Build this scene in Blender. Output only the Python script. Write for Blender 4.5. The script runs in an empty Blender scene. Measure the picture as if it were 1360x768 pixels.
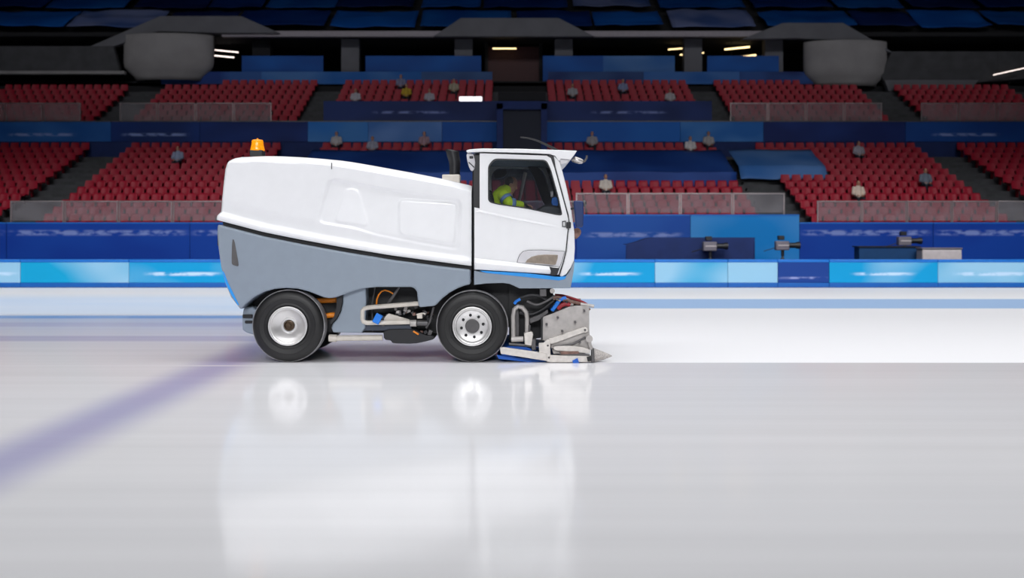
import bpy, bmesh, math, random
from mathutils import Vector, Matrix, geometry, noise
random.seed(7)
SC = bpy.context.scene
COL = SC.collection
F = 1380.0; HOR = 312.0; CX = 680.0; H = 1.85      # focal length in pixels, horizon row, camera height

def PX(px, Y=15.0): return (px - CX) / F * Y
def PZ(py, Y=15.0): return H - (py - HOR) / F * Y
def P(px, py, Y=15.0): return (PX(px, Y), Y, PZ(py, Y))
def sm(a, b, x):
    t = max(0.0, min(1.0, (x - a) / (b - a))); return t * t * (3 - 2 * t)
def s2l(c):
    c = c / 255.0
    return c / 12.92 if c <= 0.04045 else ((c + 0.055) / 1.055) ** 2.4
def RGB(r, g, b): return (s2l(r), s2l(g), s2l(b), 1.0)

# ------------------------------------------------------------------ materials
def mat(name, col, rough=0.5, metal=0.0, var=0.06, scale=6.0, spec=0.5, coat=0.0, emit=None, estr=0.0, stretch=(1, 1, 1), bump=0.0):
    m = bpy.data.materials.new(name); m.use_nodes = True
    nt = m.node_tree; N = nt.nodes; L = nt.links
    b = N['Principled BSDF']
    b.inputs['Roughness'].default_value = rough
    b.inputs['Metallic'].default_value = metal
    b.inputs['Specular IOR Level'].default_value = spec
    if coat: b.inputs['Coat Weight'].default_value = coat; b.inputs['Coat Roughness'].default_value = 0.08
    tc = N.new('ShaderNodeTexCoord'); mp = N.new('ShaderNodeMapping'); nz = N.new('ShaderNodeTexNoise')
    mp.inputs['Scale'].default_value = stretch
    nz.inputs['Scale'].default_value = scale; nz.inputs['Detail'].default_value = 4
    L.new(tc.outputs['Object'], mp.inputs[0]); L.new(mp.outputs[0], nz.inputs[0])
    rp = N.new('ShaderNodeValToRGB')
    d = tuple(max(0, c * (1 - var)) for c in col[:3]) + (1,)
    u = tuple(min(1, c * (1 + var)) for c in col[:3]) + (1,)
    rp.color_ramp.elements[0].color = d; rp.color_ramp.elements[1].color = u
    rp.color_ramp.elements[0].position = 0.35; rp.color_ramp.elements[1].position = 0.65
    L.new(nz.outputs['Fac'], rp.inputs[0]); L.new(rp.outputs[0], b.inputs['Base Color'])
    if bump:
        bp = N.new('ShaderNodeBump'); bp.inputs['Strength'].default_value = bump; bp.inputs['Distance'].default_value = 0.02
        L.new(nz.outputs['Fac'], bp.inputs['Height']); L.new(bp.outputs[0], b.inputs['Normal'])
    if emit:
        b.inputs['Emission Color'].default_value = emit; b.inputs['Emission Strength'].default_value = estr
    return m

def glass_mat(name, tint, haze, rough=0.03, hazecol=(0.6, 0.6, 0.65, 1)):
    """thin pane: lets light straight through, reflects a little, a slight film of dirt"""
    m = bpy.data.materials.new(name); m.use_nodes = True
    nt = m.node_tree; N = nt.nodes; L = nt.links
    for n in list(N):
        if n.type != 'OUTPUT_MATERIAL': N.remove(n)
    out = N['Material Output']
    tr = N.new('ShaderNodeBsdfTransparent'); tr.inputs[0].default_value = tint
    gl = N.new('ShaderNodeBsdfGlossy'); gl.inputs['Roughness'].default_value = rough
    df = N.new('ShaderNodeBsdfDiffuse'); df.inputs[0].default_value = hazecol
    fr = N.new('ShaderNodeFresnel'); fr.inputs[0].default_value = 1.45
    nz = N.new('ShaderNodeTexNoise'); nz.inputs['Scale'].default_value = 2.0
    mu = N.new('ShaderNodeMath'); mu.operation = 'MULTIPLY'; mu.inputs[1].default_value = haze * 2
    L.new(nz.outputs['Fac'], mu.inputs[0])
    m1 = N.new('ShaderNodeMixShader'); m2 = N.new('ShaderNodeMixShader')
    L.new(mu.outputs[0], m1.inputs[0]); L.new(tr.outputs[0], m1.inputs[1]); L.new(df.outputs[0], m1.inputs[2])
    L.new(fr.outputs[0], m2.inputs[0]); L.new(m1.outputs[0], m2.inputs[1]); L.new(gl.outputs[0], m2.inputs[2])
    L.new(m2.outputs[0], out.inputs[0])
    return m

M = {}
M['white'] = mat('white_paint', RGB(236, 236, 238), 0.35, coat=0.3, var=0.01)
M['grey'] = mat('grey_paint', RGB(138, 149, 162), 0.4, coat=0.2, var=0.02)
M['blue_stripe'] = mat('blue_stripe', RGB(40, 150, 232), 0.4, var=0.02)
M['dark'] = mat('dark_chassis', RGB(22, 22, 25), 0.6)
M['black'] = mat('black_plastic', RGB(28, 28, 32), 0.45)
M['rubber'] = mat('rubber', RGB(21, 20, 21), 0.5, var=0.1, scale=12)
M['rubber_tread'] = mat('rubber_tread', RGB(38, 36, 37), 0.5, var=0.1, scale=12)
M['alu'] = mat('polished_aluminium', RGB(222, 220, 219), 0.36, 0.65, var=0.03)
M['tread_grey'] = mat('pale_grey_tread', RGB(150, 148, 150), 0.6, var=0.15, scale=20)
M['alu_brush'] = mat('brushed_aluminium', RGB(200, 196, 194), 0.32, 1.0, var=0.05)
M['galv'] = mat('galvanised_steel', RGB(176, 171, 168), 0.45, 0.25, var=0.1, scale=9)
M['rail_dk'] = mat('dark_frame', RGB(52, 58, 72), 0.5)
M['galv_lt'] = mat('galvanised_lit', RGB(212, 206, 200), 0.42, 0.2, var=0.08, scale=12)  # paler copy of the steel, lightened to stand in for missing shadow contrast
M['galv_dk'] = mat('dark_steel', RGB(95, 93, 94), 0.45, 0.5, var=0.12, scale=9)
M['cream'] = mat('cream_pipe_paint', RGB(208, 200, 190), 0.45, var=0.06)
M['brass'] = mat('brass_hub', RGB(84, 68, 52), 0.4, 0.5, var=0.2, scale=25)
M['orange'] = mat('orange_coil', RGB(240, 140, 25), 0.45)
M['blue_plastic'] = mat('blue_plastic', RGB(28, 120, 220), 0.4)
M['blue_sheet'] = mat('blue_sheet', RGB(22, 92, 190), 0.5, bump=0.4, scale=14)
M['red_hose'] = mat('red_hose', RGB(150, 30, 40), 0.45)
M['brown_clutter'] = mat('brown_fittings', RGB(118, 88, 78), 0.55, var=0.3, scale=30)
M['lens'] = mat('lamp_lens', RGB(150, 138, 126), 0.15, var=0.12, scale=18, coat=0.6)
M['lampbezel'] = mat('lamp_bezel', RGB(206, 204, 208), 0.4)
M['amber'] = mat('amber_beacon', RGB(255, 150, 20), 0.2, emit=RGB(255, 140, 20), estr=0.45, var=0.3, scale=40)
M['navy_plastic'] = mat('navy_plastic', RGB(26, 48, 98), 0.35)
M['hivis'] = mat('hivis_cloth', RGB(208, 235, 45), 0.8, var=0.08, scale=15, bump=0.3)
M['reflective'] = mat('reflective_band', RGB(125, 155, 205), 0.5)
M['skin'] = mat('skin', RGB(190, 140, 115), 0.55)
M['hair'] = mat('dark_hair', RGB(45, 35, 32), 0.7)
M['trousers'] = mat('dark_trousers', RGB(35, 38, 50), 0.8)
M['glove'] = mat('grey_glove', RGB(120, 110, 105), 0.7)
M['cabgrey'] = mat('cab_lining', RGB(96, 110, 122), 0.7)
M['glass'] = glass_mat('cab_glass', (0.90, 0.93, 0.95, 1), 0.01)
M['glass_far'] = glass_mat('dimming_glass', (0.5, 0.56, 0.62, 1), 0.02)  # darker pane colour put in to dim the view through the far window
M['balglass'] = glass_mat('balustrade_glass', (0.86, 0.86, 0.88, 1), 0.17, 0.1, (0.62, 0.58, 0.6, 1))
M['bristle'] = mat('grey_bristles', RGB(178, 172, 168), 0.8, var=0.25, scale=60)
M['seat'] = mat('red_seat_plastic', RGB(160, 16, 44), 0.5, var=0.05, spec=0.3)
M['bracket'] = mat('seat_bracket', RGB(70, 66, 68), 0.5, 0.5)
M['concrete'] = mat('stand_concrete', RGB(72, 72, 76), 0.85, var=0.15, scale=1.5)
M['concrete_lt'] = mat('pale_concrete', RGB(150, 147, 148), 0.85, var=0.08, scale=0.8)
M['concrete_md'] = mat('mid_concrete', RGB(108, 108, 114), 0.85, var=0.08, scale=0.8)
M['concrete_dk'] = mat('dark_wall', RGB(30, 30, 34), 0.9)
M['beam'] = mat('beam_grey', RGB(165, 158, 165), 0.8, var=0.05)
M['stairgrey'] = mat('stair_tread', RGB(70, 72, 74), 0.85, var=0.2, scale=3)
M['rail'] = mat('rail_metal', RGB(170, 160, 160), 0.35, 0.6)
M['walk'] = mat('walkway_mat', RGB(28, 52, 104), 0.8)
M['cap'] = mat('board_cap', RGB(16, 112, 202), 0.4, var=0.04)
M['kick'] = mat('board_kick', RGB(0, 92, 176), 0.4, var=0.04)
M['navycloth'] = mat('navy_cover', RGB(22, 44, 100), 0.8, var=0.1, scale=2, bump=0.3)
M['camgrey'] = mat('camera_body', RGB(118, 112, 122), 0.5)
M['offwhite'] = mat('offwhite_case', RGB(205, 195, 195), 0.6)
def lamp_mat(name, c, s): return mat(name, c, 0.4, emit=c, estr=s, var=0.01)
M['lamp_warm'] = lamp_mat('warm_tube', RGB(255, 222, 160), 3.0)
M['lamp_white'] = lamp_mat('white_tube', RGB(255, 238, 230), 2.2)
M['lamp_screen'] = lamp_mat('white_panel', RGB(245, 245, 250), 2.0)

def banner_mat(name, ca, cb, pos=0.5, width=0.5, text=None, text_z=0.5, text_col=RGB(150, 165, 215), scale=0.35):
    """printed fabric: two blues in big soft swashes, plus an optional row of small pale lettering-like marks"""
    m = bpy.data.materials.new(name); m.use_nodes = True
    nt = m.node_tree; N = nt.nodes; L = nt.links
    b = N['Principled BSDF']; b.inputs['Roughness'].default_value = 0.55; b.inputs['Specular IOR Level'].default_value = 0.25
    tc = N.new('ShaderNodeTexCoord'); mp = N.new('ShaderNodeMapping'); nz = N.new('ShaderNodeTexNoise')
    mp.inputs['Scale'].default_value = (1, 1, 1.6); mp.inputs['Rotation'].default_value = (0, 0.5, 0); mp.inputs['Location'].default_value = (random.uniform(-50, 50), 0, random.uniform(-50, 50))
    nz.inputs['Scale'].default_value = scale; nz.inputs['Detail'].default_value = 1.0
    L.new(tc.outputs['Object'], mp.inputs[0]); L.new(mp.outputs[0], nz.inputs[0])
    rp = N.new('ShaderNodeValToRGB'); e = rp.color_ramp.elements
    e[0].position = max(0, pos - width / 4); e[1].position = min(1, pos + width / 4)
    e[0].color = ca; e[1].color = cb
    L.new(nz.outputs['Fac'], rp.inputs[0])
    last = rp.outputs[0]
    if text:
        sx = N.new('ShaderNodeSeparateXYZ'); L.new(tc.outputs['Object'], sx.inputs[0])
        n2 = N.new('ShaderNodeTexNoise'); n2.inputs['Scale'].default_value = 1.0; n2.inputs['Detail'].default_value = 2
        mp2 = N.new('ShaderNodeMapping'); mp2.inputs['Scale'].default_value = (2.2, 0, 5.0)
        L.new(tc.outputs['Object'], mp2.inputs[0]); L.new(mp2.outputs[0], n2.inputs[0])
        def mth(op, a, bb=None):
            n = N.new('ShaderNodeMath'); n.operation = op
            for k, v in enumerate((a, bb)):
                if v is None: continue
                if isinstance(v, (int, float)): n.inputs[k].default_value = v
                else: L.new(v, n.inputs[k])
            return n.outputs[0]
        half, xh = text
        def soft(val, lim, w):
            r = N.new('ShaderNodeMapRange'); r.interpolation_type = 'SMOOTHSTEP'; L.new(val, r.inputs['Value'])
            r.inputs['From Min'].default_value = lim + w; r.inputs['From Max'].default_value = lim - w; return r.outputs[0]
        dz = soft(mth('ABSOLUTE', mth('SUBTRACT', sx.outputs['Z'], text_z)), half, half * .5)
        dx = soft(mth('ABSOLUTE', sx.outputs['X']), xh, 0.35)
        mr = N.new('ShaderNodeMapRange'); mr.interpolation_type = 'SMOOTHSTEP'; L.new(n2.outputs['Fac'], mr.inputs['Value'])
        mr.inputs['From Min'].default_value = 0.36; mr.inputs['From Max'].default_value = 0.58
        nn = mr.outputs[0]
        k = mth('MULTIPLY', mth('MULTIPLY', dz, dx), nn)
        mx = N.new('ShaderNodeMix'); mx.data_type = 'RGBA'
        L.new(k, mx.inputs['Factor']); L.new(last, mx.inputs['A']); mx.inputs['B'].default_value = text_col
        last = mx.outputs['Result']
    L.new(last, b.inputs['Base Color'])
    return m

# ------------------------------------------------------------------ mesh helpers
class MB:
    def __init__(s): s.v = []; s.f = []
    def add(s, vs, fs):
        o = len(s.v); s.v += [tuple(v) for v in vs]; s.f += [tuple(i + o for i in f) for f in fs]; return s
    def box(s, x0, x1, y0, y1, z0, z1):
        return s.add([(x0, y0, z0), (x1, y0, z0), (x1, y1, z0), (x0, y1, z0), (x0, y0, z1), (x1, y0, z1), (x1, y1, z1), (x0, y1, z1)],
                     [(0, 3, 2, 1), (4, 5, 6, 7), (0, 1, 5, 4), (1, 2, 6, 5), (2, 3, 7, 6), (3, 0, 4, 7)])
    def obox(s, c, size, rot=None):
        x, y, z = (q / 2 for q in size)
        R = rot or Matrix.Identity(3); c = Vector(c)
        vs = [c + R @ Vector(p) for p in ((-x, -y, -z), (x, -y, -z), (x, y, -z), (-x, y, -z), (-x, -y, z), (x, -y, z), (x, y, z), (-x, y, z))]
        return s.add(vs, [(0, 3, 2, 1), (4, 5, 6, 7), (0, 1, 5, 4), (1, 2, 6, 5), (2, 3, 7, 6), (3, 0, 4, 7)])
    def prism(s, poly, y0, y1, holes=()):
        """poly and holes: (x, z) loops; a plate standing in the XZ plane between y0 and y1"""
        loops = [list(poly)] + [list(h) for h in holes]
        flat = [p for l in loops for p in l]; n = len(flat)
        tris = geometry.tessellate_polygon([[Vector((p[0], p[1], 0)) for p in l] for l in loops])
        def area(t):
            a, b, c = (flat[i] for i in t); return (b[0] - a[0]) * (c[1] - a[1]) - (c[0] - a[0]) * (b[1] - a[1])
        fs = []
        if not holes:
            A = sum(poly[i][0] * poly[(i + 1) % n][1] - poly[(i + 1) % n][0] * poly[i][1] for i in range(n))
            order = list(range(n)) if A > 0 else list(range(n - 1, -1, -1))
            fs.append(tuple(order)); fs.append(tuple(i + n for i in reversed(order)))
        else:
            for t in tris:
                t = t if area(t) > 0 else tuple(reversed(t))
                fs.append(tuple(t)); fs.append(tuple(i + n for i in reversed(t)))
        k = 0
        for li, l in enumerate(loops):
            m = len(l)
            A = sum(l[i][0] * l[(i + 1) % m][1] - l[(i + 1) % m][0] * l[i][1] for i in range(m))
            out = (A > 0) == (li == 0)
            for i in range(m):
                a, b = k + i, k + (i + 1) % m
                fs.append((a, a + n, b + n, b) if out else (b, b + n, a + n, a))
            k += m
        return s.add([(p[0], y0, p[1]) for p in flat] + [(p[0], y1, p[1]) for p in flat], fs)
    def tube(s, pts, r, seg=10, caps=True):
        pts = [Vector(p) for p in pts]; rs = r if isinstance(r, (list, tuple)) else [r] * len(pts)
        t0 = (pts[1] - pts[0]).normalized()
        up = Vector((0, 0, 1)) if abs(t0.z) < 0.9 else Vector((0, 1, 0))
        nrm = t0.cross(up).normalized(); vs = []; fs = []
        for i, p in enumerate(pts):
            a = pts[max(0, i - 1)]; b = pts[min(len(pts) - 1, i + 1)]
            t = (b - a).normalized(); nrm = (nrm - t * nrm.dot(t)).normalized(); bi = t.cross(nrm)
            for k in range(seg):
                an = 2 * math.pi * k / seg
                vs.append(p + (nrm * math.cos(an) + bi * math.sin(an)) * rs[i])
        for i in range(len(pts) - 1):
            for k in range(seg):
                a = i * seg + k; b = i * seg + (k + 1) % seg
                fs.append((a, b, b + seg, a + seg))
        if caps:
            fs.append(tuple(range(seg - 1, -1, -1))); o = (len(pts) - 1) * seg; fs.append(tuple(o + k for k in range(seg)))
        return s.add(vs, fs)
    def lathe(s, prof, c, axis='y', seg=48):
        """prof: (radius, height along axis)"""
        vs = []; fs = []; n = len(prof)
        for k in range(seg):
            a = 2 * math.pi * k / seg
            for r, h in prof:
                if axis == 'y': p = (c[0] + r * math.cos(a), c[1] + h, c[2] + r * math.sin(a))
                elif axis == 'z': p = (c[0] + r * math.cos(a), c[1] + r * math.sin(a), c[2] + h)
                else: p = (c[0] + h, c[1] + r * math.cos(a), c[2] + r * math.sin(a))
                vs.append(p)
        for k in range(seg):
            o = k * n; q = ((k + 1) % seg) * n
            for i in range(n - 1): fs.append((o + i, o + i + 1, q + i + 1, q + i))
        return s.add(vs, fs)
    def ball(s, c, r, seg=16, ring=10, rot=None):
        c = Vector(c); rr = (r, r, r) if isinstance(r, (int, float)) else r
        R = rot or Matrix.Identity(3); vs = []; fs = []
        for i in range(ring + 1):
            th = math.pi * i / ring
            for k in range(seg):
                a = 2 * math.pi * k / seg
                vs.append(c + R @ Vector((rr[0] * math.sin(th) * math.cos(a), rr[1] * math.sin(th) * math.sin(a), rr[2] * math.cos(th))))
        for i in range(ring):
            for k in range(seg):
                a = i * seg + k; b = i * seg + (k + 1) % seg
                fs.append((a, a + seg, b + seg, b))
        return s.add(vs, fs)
    def grid(s, fn, nu, nv, flip=False):
        vs = [fn(i / nu, j / nv) for j in range(nv + 1) for i in range(nu + 1)]
        fs = []
        for j in range(nv):
            for i in range(nu):
                a = j * (nu + 1) + i
                q = (a, a + 1, a + nu + 2, a + nu + 1)
                fs.append(q[::-1] if flip else q)
        return s.add(vs, fs)
    def build(s, name, m, parent=None, smooth=35, bevel=0, seg=2, solid=0, remesh=0):
        base = BASE.get(parent.name, Vector((0, 0, 0))) if parent else Vector((0, 0, 0))
        me = bpy.data.meshes.new(name)
        me.from_pydata([(v[0] - base.x, v[1] - base.y, v[2] - base.z) for v in s.v], [], s.f)
        bm = bmesh.new(); bm.from_mesh(me)
        bmesh.ops.remove_doubles(bm, verts=bm.verts, dist=1e-5)
        bmesh.ops.recalc_face_normals(bm, faces=bm.faces)
        bm.to_mesh(me); bm.free()
        me.materials.append(m)
        o = bpy.data.objects.new(name, me); COL.objects.link(o)
        if parent: o.parent = parent; BASE[o.name] = base
        if remesh:
            md = o.modifiers.new('r', 'REMESH'); md.mode = 'VOXEL'; md.voxel_size = remesh
            ms = o.modifiers.new('s', 'SMOOTH'); ms.factor = 0.5; ms.iterations = 3
            freeze(o)
            me = o.data; smooth = 180
        if smooth:
            for p in me.polygons: p.use_smooth = True
            me.set_sharp_from_angle(angle=math.radians(smooth))
        if solid:
            md = o.modifiers.new('t', 'SOLIDIFY'); md.thickness = solid; md.offset = 0
        if bevel:
            md = o.modifiers.new('b', 'BEVEL'); md.width = bevel; md.segments = seg; md.limit_method = 'ANGLE'; md.angle_limit = math.radians(40)
            md.harden_normals = False
        return o
BASE = {}
def freeze(o):
    dg = bpy.context.evaluated_depsgraph_get()
    me = bpy.data.meshes.new_from_object(o.evaluated_get(dg))
    o.modifiers.clear(); o.data = me
    return o

def tag(o, label, cat, group=None, kind=None):
    o['label'] = label; o['category'] = cat
    if group: o['group'] = group
    if kind: o['kind'] = kind
    return o
def thing(name, loc, label, cat, group=None):
    o = bpy.data.objects.new(name, None); COL.objects.link(o); o.location = loc; o.empty_display_size = 0.2
    BASE[o.name] = Vector(loc); return tag(o, label, cat, group)
def struct(o): o['kind'] = 'structure'; return o
def copy_tree(o, parent=None):
    c = o.copy(); COL.objects.link(c); c.parent = parent
    for ch in list(o.children): copy_tree(ch, c)
    return c
def px_poly(pts, Y=15.0): return [(PX(a, Y), PZ(b, Y)) for a, b in pts]
def interp(tab, x):
    if x <= tab[0][0]: return tab[0][1]
    for (a, b), (c, d) in zip(tab, tab[1:]):
        if x <= c: return b + (d - b) * (x - a) / (c - a)
    return tab[-1][1]
def round_poly(pts, r=0.0, it=1):
    """Chaikin rounding of a closed loop"""
    for _ in range(it):
        q = []
        for i in range(len(pts)):
            a, b = pts[i], pts[(i + 1) % len(pts)]
            q += [(a[0] * .8 + b[0] * .2, a[1] * .8 + b[1] * .2), (a[0] * .2 + b[0] * .8, a[1] * .2 + b[1] * .8)]
        pts = q
    return pts

def fillet(pts, r, n=5):
    out = []
    for i in range(len(pts)):
        p = Vector(pts[i]); a = Vector(pts[i - 1]) - p; b = Vector(pts[(i + 1) % len(pts)]) - p
        k = min(r, a.length * .45, b.length * .45); a = p + a.normalized() * k; b = p + b.normalized() * k
        for q in range(n + 1):
            t = q / n; out.append(tuple(a * (1 - t) ** 2 + p * 2 * t * (1 - t) + b * t * t))
    return out

# ------------------------------------------------------------------ ice
def ice_material():
    m = bpy.data.materials.new('ice'); m.use_nodes = True
    nt = m.node_tree; N = nt.nodes; L = nt.links; b = N['Principled BSDF']
    ge = N.new('ShaderNodeNewGeometry'); sx = N.new('ShaderNodeSeparateXYZ'); L.new(ge.outputs['Position'], sx.inputs[0])
    def mth(op, a, bb=None, clamp=False):
        n = N.new('ShaderNodeMath'); n.operation = op; n.use_clamp = clamp
        for k, v in enumerate((a, bb)):
            if v is None: continue
            if isinstance(v, (int, float)): n.inputs[k].default_value = v
            else: L.new(v, n.inputs[k])
        return n.outputs[0]
    def band(c, lo, hi, soft):
        mr = N.new('ShaderNodeMapRange'); mr.interpolation_type = 'SMOOTHSTEP'
        L.new(c, mr.inputs['Value']); mr.inputs['From Min'].default_value = lo - soft; mr.inputs['From Max'].default_value = lo + soft
        m2 = N.new('ShaderNodeMapRange'); m2.interpolation_type = 'SMOOTHSTEP'
        L.new(c, m2.inputs['Value']); m2.inputs['From Min'].default_value = hi - soft; m2.inputs['From Max'].default_value = hi + soft
        return mth('MULTIPLY', mr.outputs[0], mth('SUBTRACT', 1.0, m2.outputs[0]))
    def noise(sc, st, det=3):
        mp = N.new('ShaderNodeMapping'); mp.inputs['Scale'].default_value = st
        nz = N.new('ShaderNodeTexNoise'); nz.inputs['Scale'].default_value = sc; nz.inputs['Detail'].default_value = det
        L.new(ge.outputs['Position'], mp.inputs[0]); L.new(mp.outputs[0], nz.inputs[0]); return nz.outputs['Fac']
    streak = noise(1.0, (0.06, 2.6, 1))
    fine = noise(1.0, (0.12, 14.0, 1))
    X = sx.outputs['X']; Y = sx.outputs['Y']
    wob = mth('MULTIPLY', mth('SUBTRACT', noise(1.0, (0.3, 0.3, 1)), 0.5), 0.1)
    Yw = mth('ADD', Y, wob)
    far = band(Yw, 15.03, 80, 0.06)            # beyond the pass the machine is on
    ahead = band(X, 0.75, 200, 0.5)            # not yet resurfaced, ahead of the blade
    raw = mth('MULTIPLY', far, ahead)
    beyond = band(Y, 24.0, 80, 0.8)
    raw = mth('MAXIMUM', raw, mth('MULTIPLY', beyond, 1.0))
    def mix(fac, a, c):
        mx = N.new('ShaderNodeMix'); mx.data_type = 'RGBA'
        L.new(fac, mx.inputs['Factor'])
        if isinstance(a, tuple): mx.inputs['A'].default_value = a
        else: L.new(a, mx.inputs['A'])
        mx.inputs['B'].default_value = c
        return mx.outputs['Result']
    def scl(f, k): return mth('MULTIPLY', f, k, True)
    st = N.new('ShaderNodeMapRange'); L.new(streak, st.inputs['Value']); st.inputs['From Min'].default_value = 0.3; st.inputs['From Max'].default_value = 0.7
    c = mix(st.outputs[0], RGB(238, 237, 239), RGB(245, 244, 246))
    fs = N.new('ShaderNodeMapRange'); L.new(fine, fs.inputs['Value']); fs.inputs['From Min'].default_value = 0.5; fs.inputs['From Max'].default_value = 0.75
    c = mix(scl(fs.outputs[0], 0.25), c, RGB(246, 246, 249))
    c = mix(raw, c, RGB(248, 247, 249))
    # paint in the ice
    ln = mth('MULTIPLY', band(X, -4.5, -3.76, 0.34), band(Y, -50, 22.5, 0.6))
    c = mix(scl(ln, 0.62), c, RGB(152, 150, 206))
    leftside = band(X, -80, -2.2, 0.6)
    l2 = mth('MULTIPLY', leftside, mth('MULTIPLY', band(Y, 18.05, 19.0, 0.2), noise(1.0, (0.16, 0.1, 1))))
    c = mix(scl(l2, 0.8), c, RGB(150, 146, 194))
    l3 = mth('MULTIPLY', leftside, mth('MULTIPLY', band(Y, 20.9, 21.9, 0.25), noise(1.0, (0.22, 0.1, 1))))
    c = mix(scl(l3, 0.5), c, RGB(152, 148, 196))
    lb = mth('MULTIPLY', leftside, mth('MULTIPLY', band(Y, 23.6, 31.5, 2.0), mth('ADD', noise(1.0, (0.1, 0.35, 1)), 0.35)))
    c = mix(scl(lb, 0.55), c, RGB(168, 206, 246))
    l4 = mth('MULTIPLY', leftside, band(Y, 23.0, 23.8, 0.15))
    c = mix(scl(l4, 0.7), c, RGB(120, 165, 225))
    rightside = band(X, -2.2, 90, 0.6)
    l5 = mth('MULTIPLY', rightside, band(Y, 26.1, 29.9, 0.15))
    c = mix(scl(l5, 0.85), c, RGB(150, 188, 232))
    wl = mth('MULTIPLY', band(X, -80, -3.2, 0.6), band(Yw, 14.62, 14.72, 0.05))   # ridge of water left by the squeegee
    c = mix(scl(wl, 0.8), c, RGB(250, 250, 252))
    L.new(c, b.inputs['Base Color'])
    rr = N.new('ShaderNodeMapRange'); L.new(raw, rr.inputs['Value']); rr.inputs['To Min'].default_value = 0.07; rr.inputs['To Max'].default_value = 0.5
    ra = mth('ADD', rr.outputs[0], mth('MULTIPLY', fine, 0.08))
    L.new(ra, b.inputs['Roughness'])
    b.inputs['IOR'].default_value = 1.31
    bp = N.new('ShaderNodeBump'); bp.inputs['Strength'].default_value = 0.05; bp.inputs['Distance'].default_value = 0.01
    L.new(fine, bp.inputs['Height']); L.new(bp.outputs[0], b.inputs['Normal'])
    return m
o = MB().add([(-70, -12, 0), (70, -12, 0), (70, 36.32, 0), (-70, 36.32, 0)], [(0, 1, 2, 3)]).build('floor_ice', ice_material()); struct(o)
o = MB().box(-70, 70, 36.32, 42.0, -0.3, 0.02).build('floor_walkway', M['walk']); struct(o)

# ------------------------------------------------------------------ ICE RESURFACER
Y0, Y1 = 15.0, 17.05
RES = thing('ice_resurfacer', (PX(505), 16.0, 0.0), 'white and grey ice resurfacer with a cab driving across the ice', 'ice resurfacer')

# --- white tank cover
TOP = [(285, 207.5), (303, 207), (320, 206), (345, 206.2), (370, 207.2), (400, 209), (440, 212.5), (470, 217), (500, 222), (530, 227), (560, 232.3), (590, 238), (626, 246)]
BOT = [(285, 291.5), (300, 295.5), (350, 308.5), (400, 318.5), (460, 329.5), (520, 339.5), (580, 347.5), (626, 353.5)]
XL = [(0, 284.5), (0.06, 286), (0.12, 290), (0.5, 293), (0.8, 296), (0.93, 299.5), (0.975, 304), (1.0, 312)]
def smooth_tab(tab, x, w=14):
    return sum(interp(tab, x + d * w) for d in (-1, -.5, 0, .5, 1)) / 5
def sd_poly(p, poly):
    d = 1e9; ins = False; n = len(poly)
    for i in range(n):
        a = poly[i]; b = poly[(i + 1) % n]
        ex, ey = b[0] - a[0], b[1] - a[1]; wx, wy = p[0] - a[0], p[1] - a[1]
        t = max(0, min(1, (wx * ex + wy * ey) / (ex * ex + ey * ey)))
        d = min(d, math.hypot(wx - ex * t, wy - ey * t))
        if (a[1] > p[1]) != (b[1] > p[1]) and p[0] < (b[0] - a[0]) * (p[1] - a[1]) / (b[1] - a[1]) + a[0]: ins = not ins
    return d if ins else -d
REC = fillet([(437, 237.5), (520, 252), (612, 266), (609, 332), (545, 321), (500, 312), (470, 303), (422, 295)], 9)
TRAP = fillet([(459, 249), (476, 252), (489, 301), (443, 294)], 8)
RECT = fillet([(529, 265), (607, 270), (603, 325), (530, 311.5)], 8)
def tank_pt(u, v, side):
    vv = v; bx = 285 + (626 - 285) * u
    px = interp(XL, vv); px = px + (626 - px) * u
    bot = smooth_tab(BOT, max(291, min(620, bx)), 6) if 0.02 < u < 0.98 else interp(BOT, bx)
    top = smooth_tab(TOP, bx, 10) if u < 0.97 else interp(TOP, bx)
    py = bot + (top - bot) * vv
    hpx = bot - py                     # pixels above the lower edge
    tpx = py - top
    dy = 0.0
    dy += 0.045 * sm(6, 12, hpx) - 0.012 * sm(14, 30, hpx)          # lip along the lower edge
    if hpx < 3: dy += 0.03 * (1 - hpx / 3) ** 2
    dy += 0.17 * max(0, 1 - tpx / 8.5) ** 1.15                     # sloping facet along the top
    e = px - interp(XL, vv)
    dy += 0.10 * max(0, 1 - e / 5.0) ** 2
    if u > 0.985: dy += 0.02 * ((u - .985) / .015) ** 2
    q = (px, py)
    if 415 < px < 620 and 230 < py < 340:
        line = 237.5 + (px - 437) * 0.163                       # upper edge of the pressed panel
        t = max(0, min(1, (py - line) / 62))
        dy += (0.036 - 0.026 * t) * sm(-2.4, 2.4, sd_poly(q, REC))
        dy -= (0.004 + 0.006 * max(0, min(1, (py - 250) / 46))) * sm(-1.6, 1.6, sd_poly(q, TRAP))
        dy -= 0.017 * sm(-1.6, 1.6, sd_poly(q, RECT))
    x, z = PX(px), PZ(py)
    return (x, Y0 + dy, z) if side == 0 else (x, Y1 - dy, z)
NU, NV = 230, 90
vmap = lambda j: j
mb = MB()
mb.grid(lambda u, v: tank_pt(u, v, 0), NU, NV)
mb.grid(lambda u, v: tank_pt(u, v, 1), NU // 3, NV, True) if False else mb.grid(lambda u, v: tank_pt(u, v, 1), NU, NV, True)
def bridge(a, b, n, mbx):                     # cross skins between the two sides
    mbx.grid(lambda u, t: tuple(Vector(a(u)).lerp(Vector(b(u)), t)), n, 1)
bridge(lambda u: tank_pt(u, 1, 0), lambda u: tank_pt(u, 1, 1), NU, mb)
bridge(lambda u: tank_pt(u, 0, 0), lambda u: tank_pt(u, 0, 1), NU, mb)
bridge(lambda v: tank_pt(0, v, 0), lambda v: tank_pt(0, v, 1), NV, mb)
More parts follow.
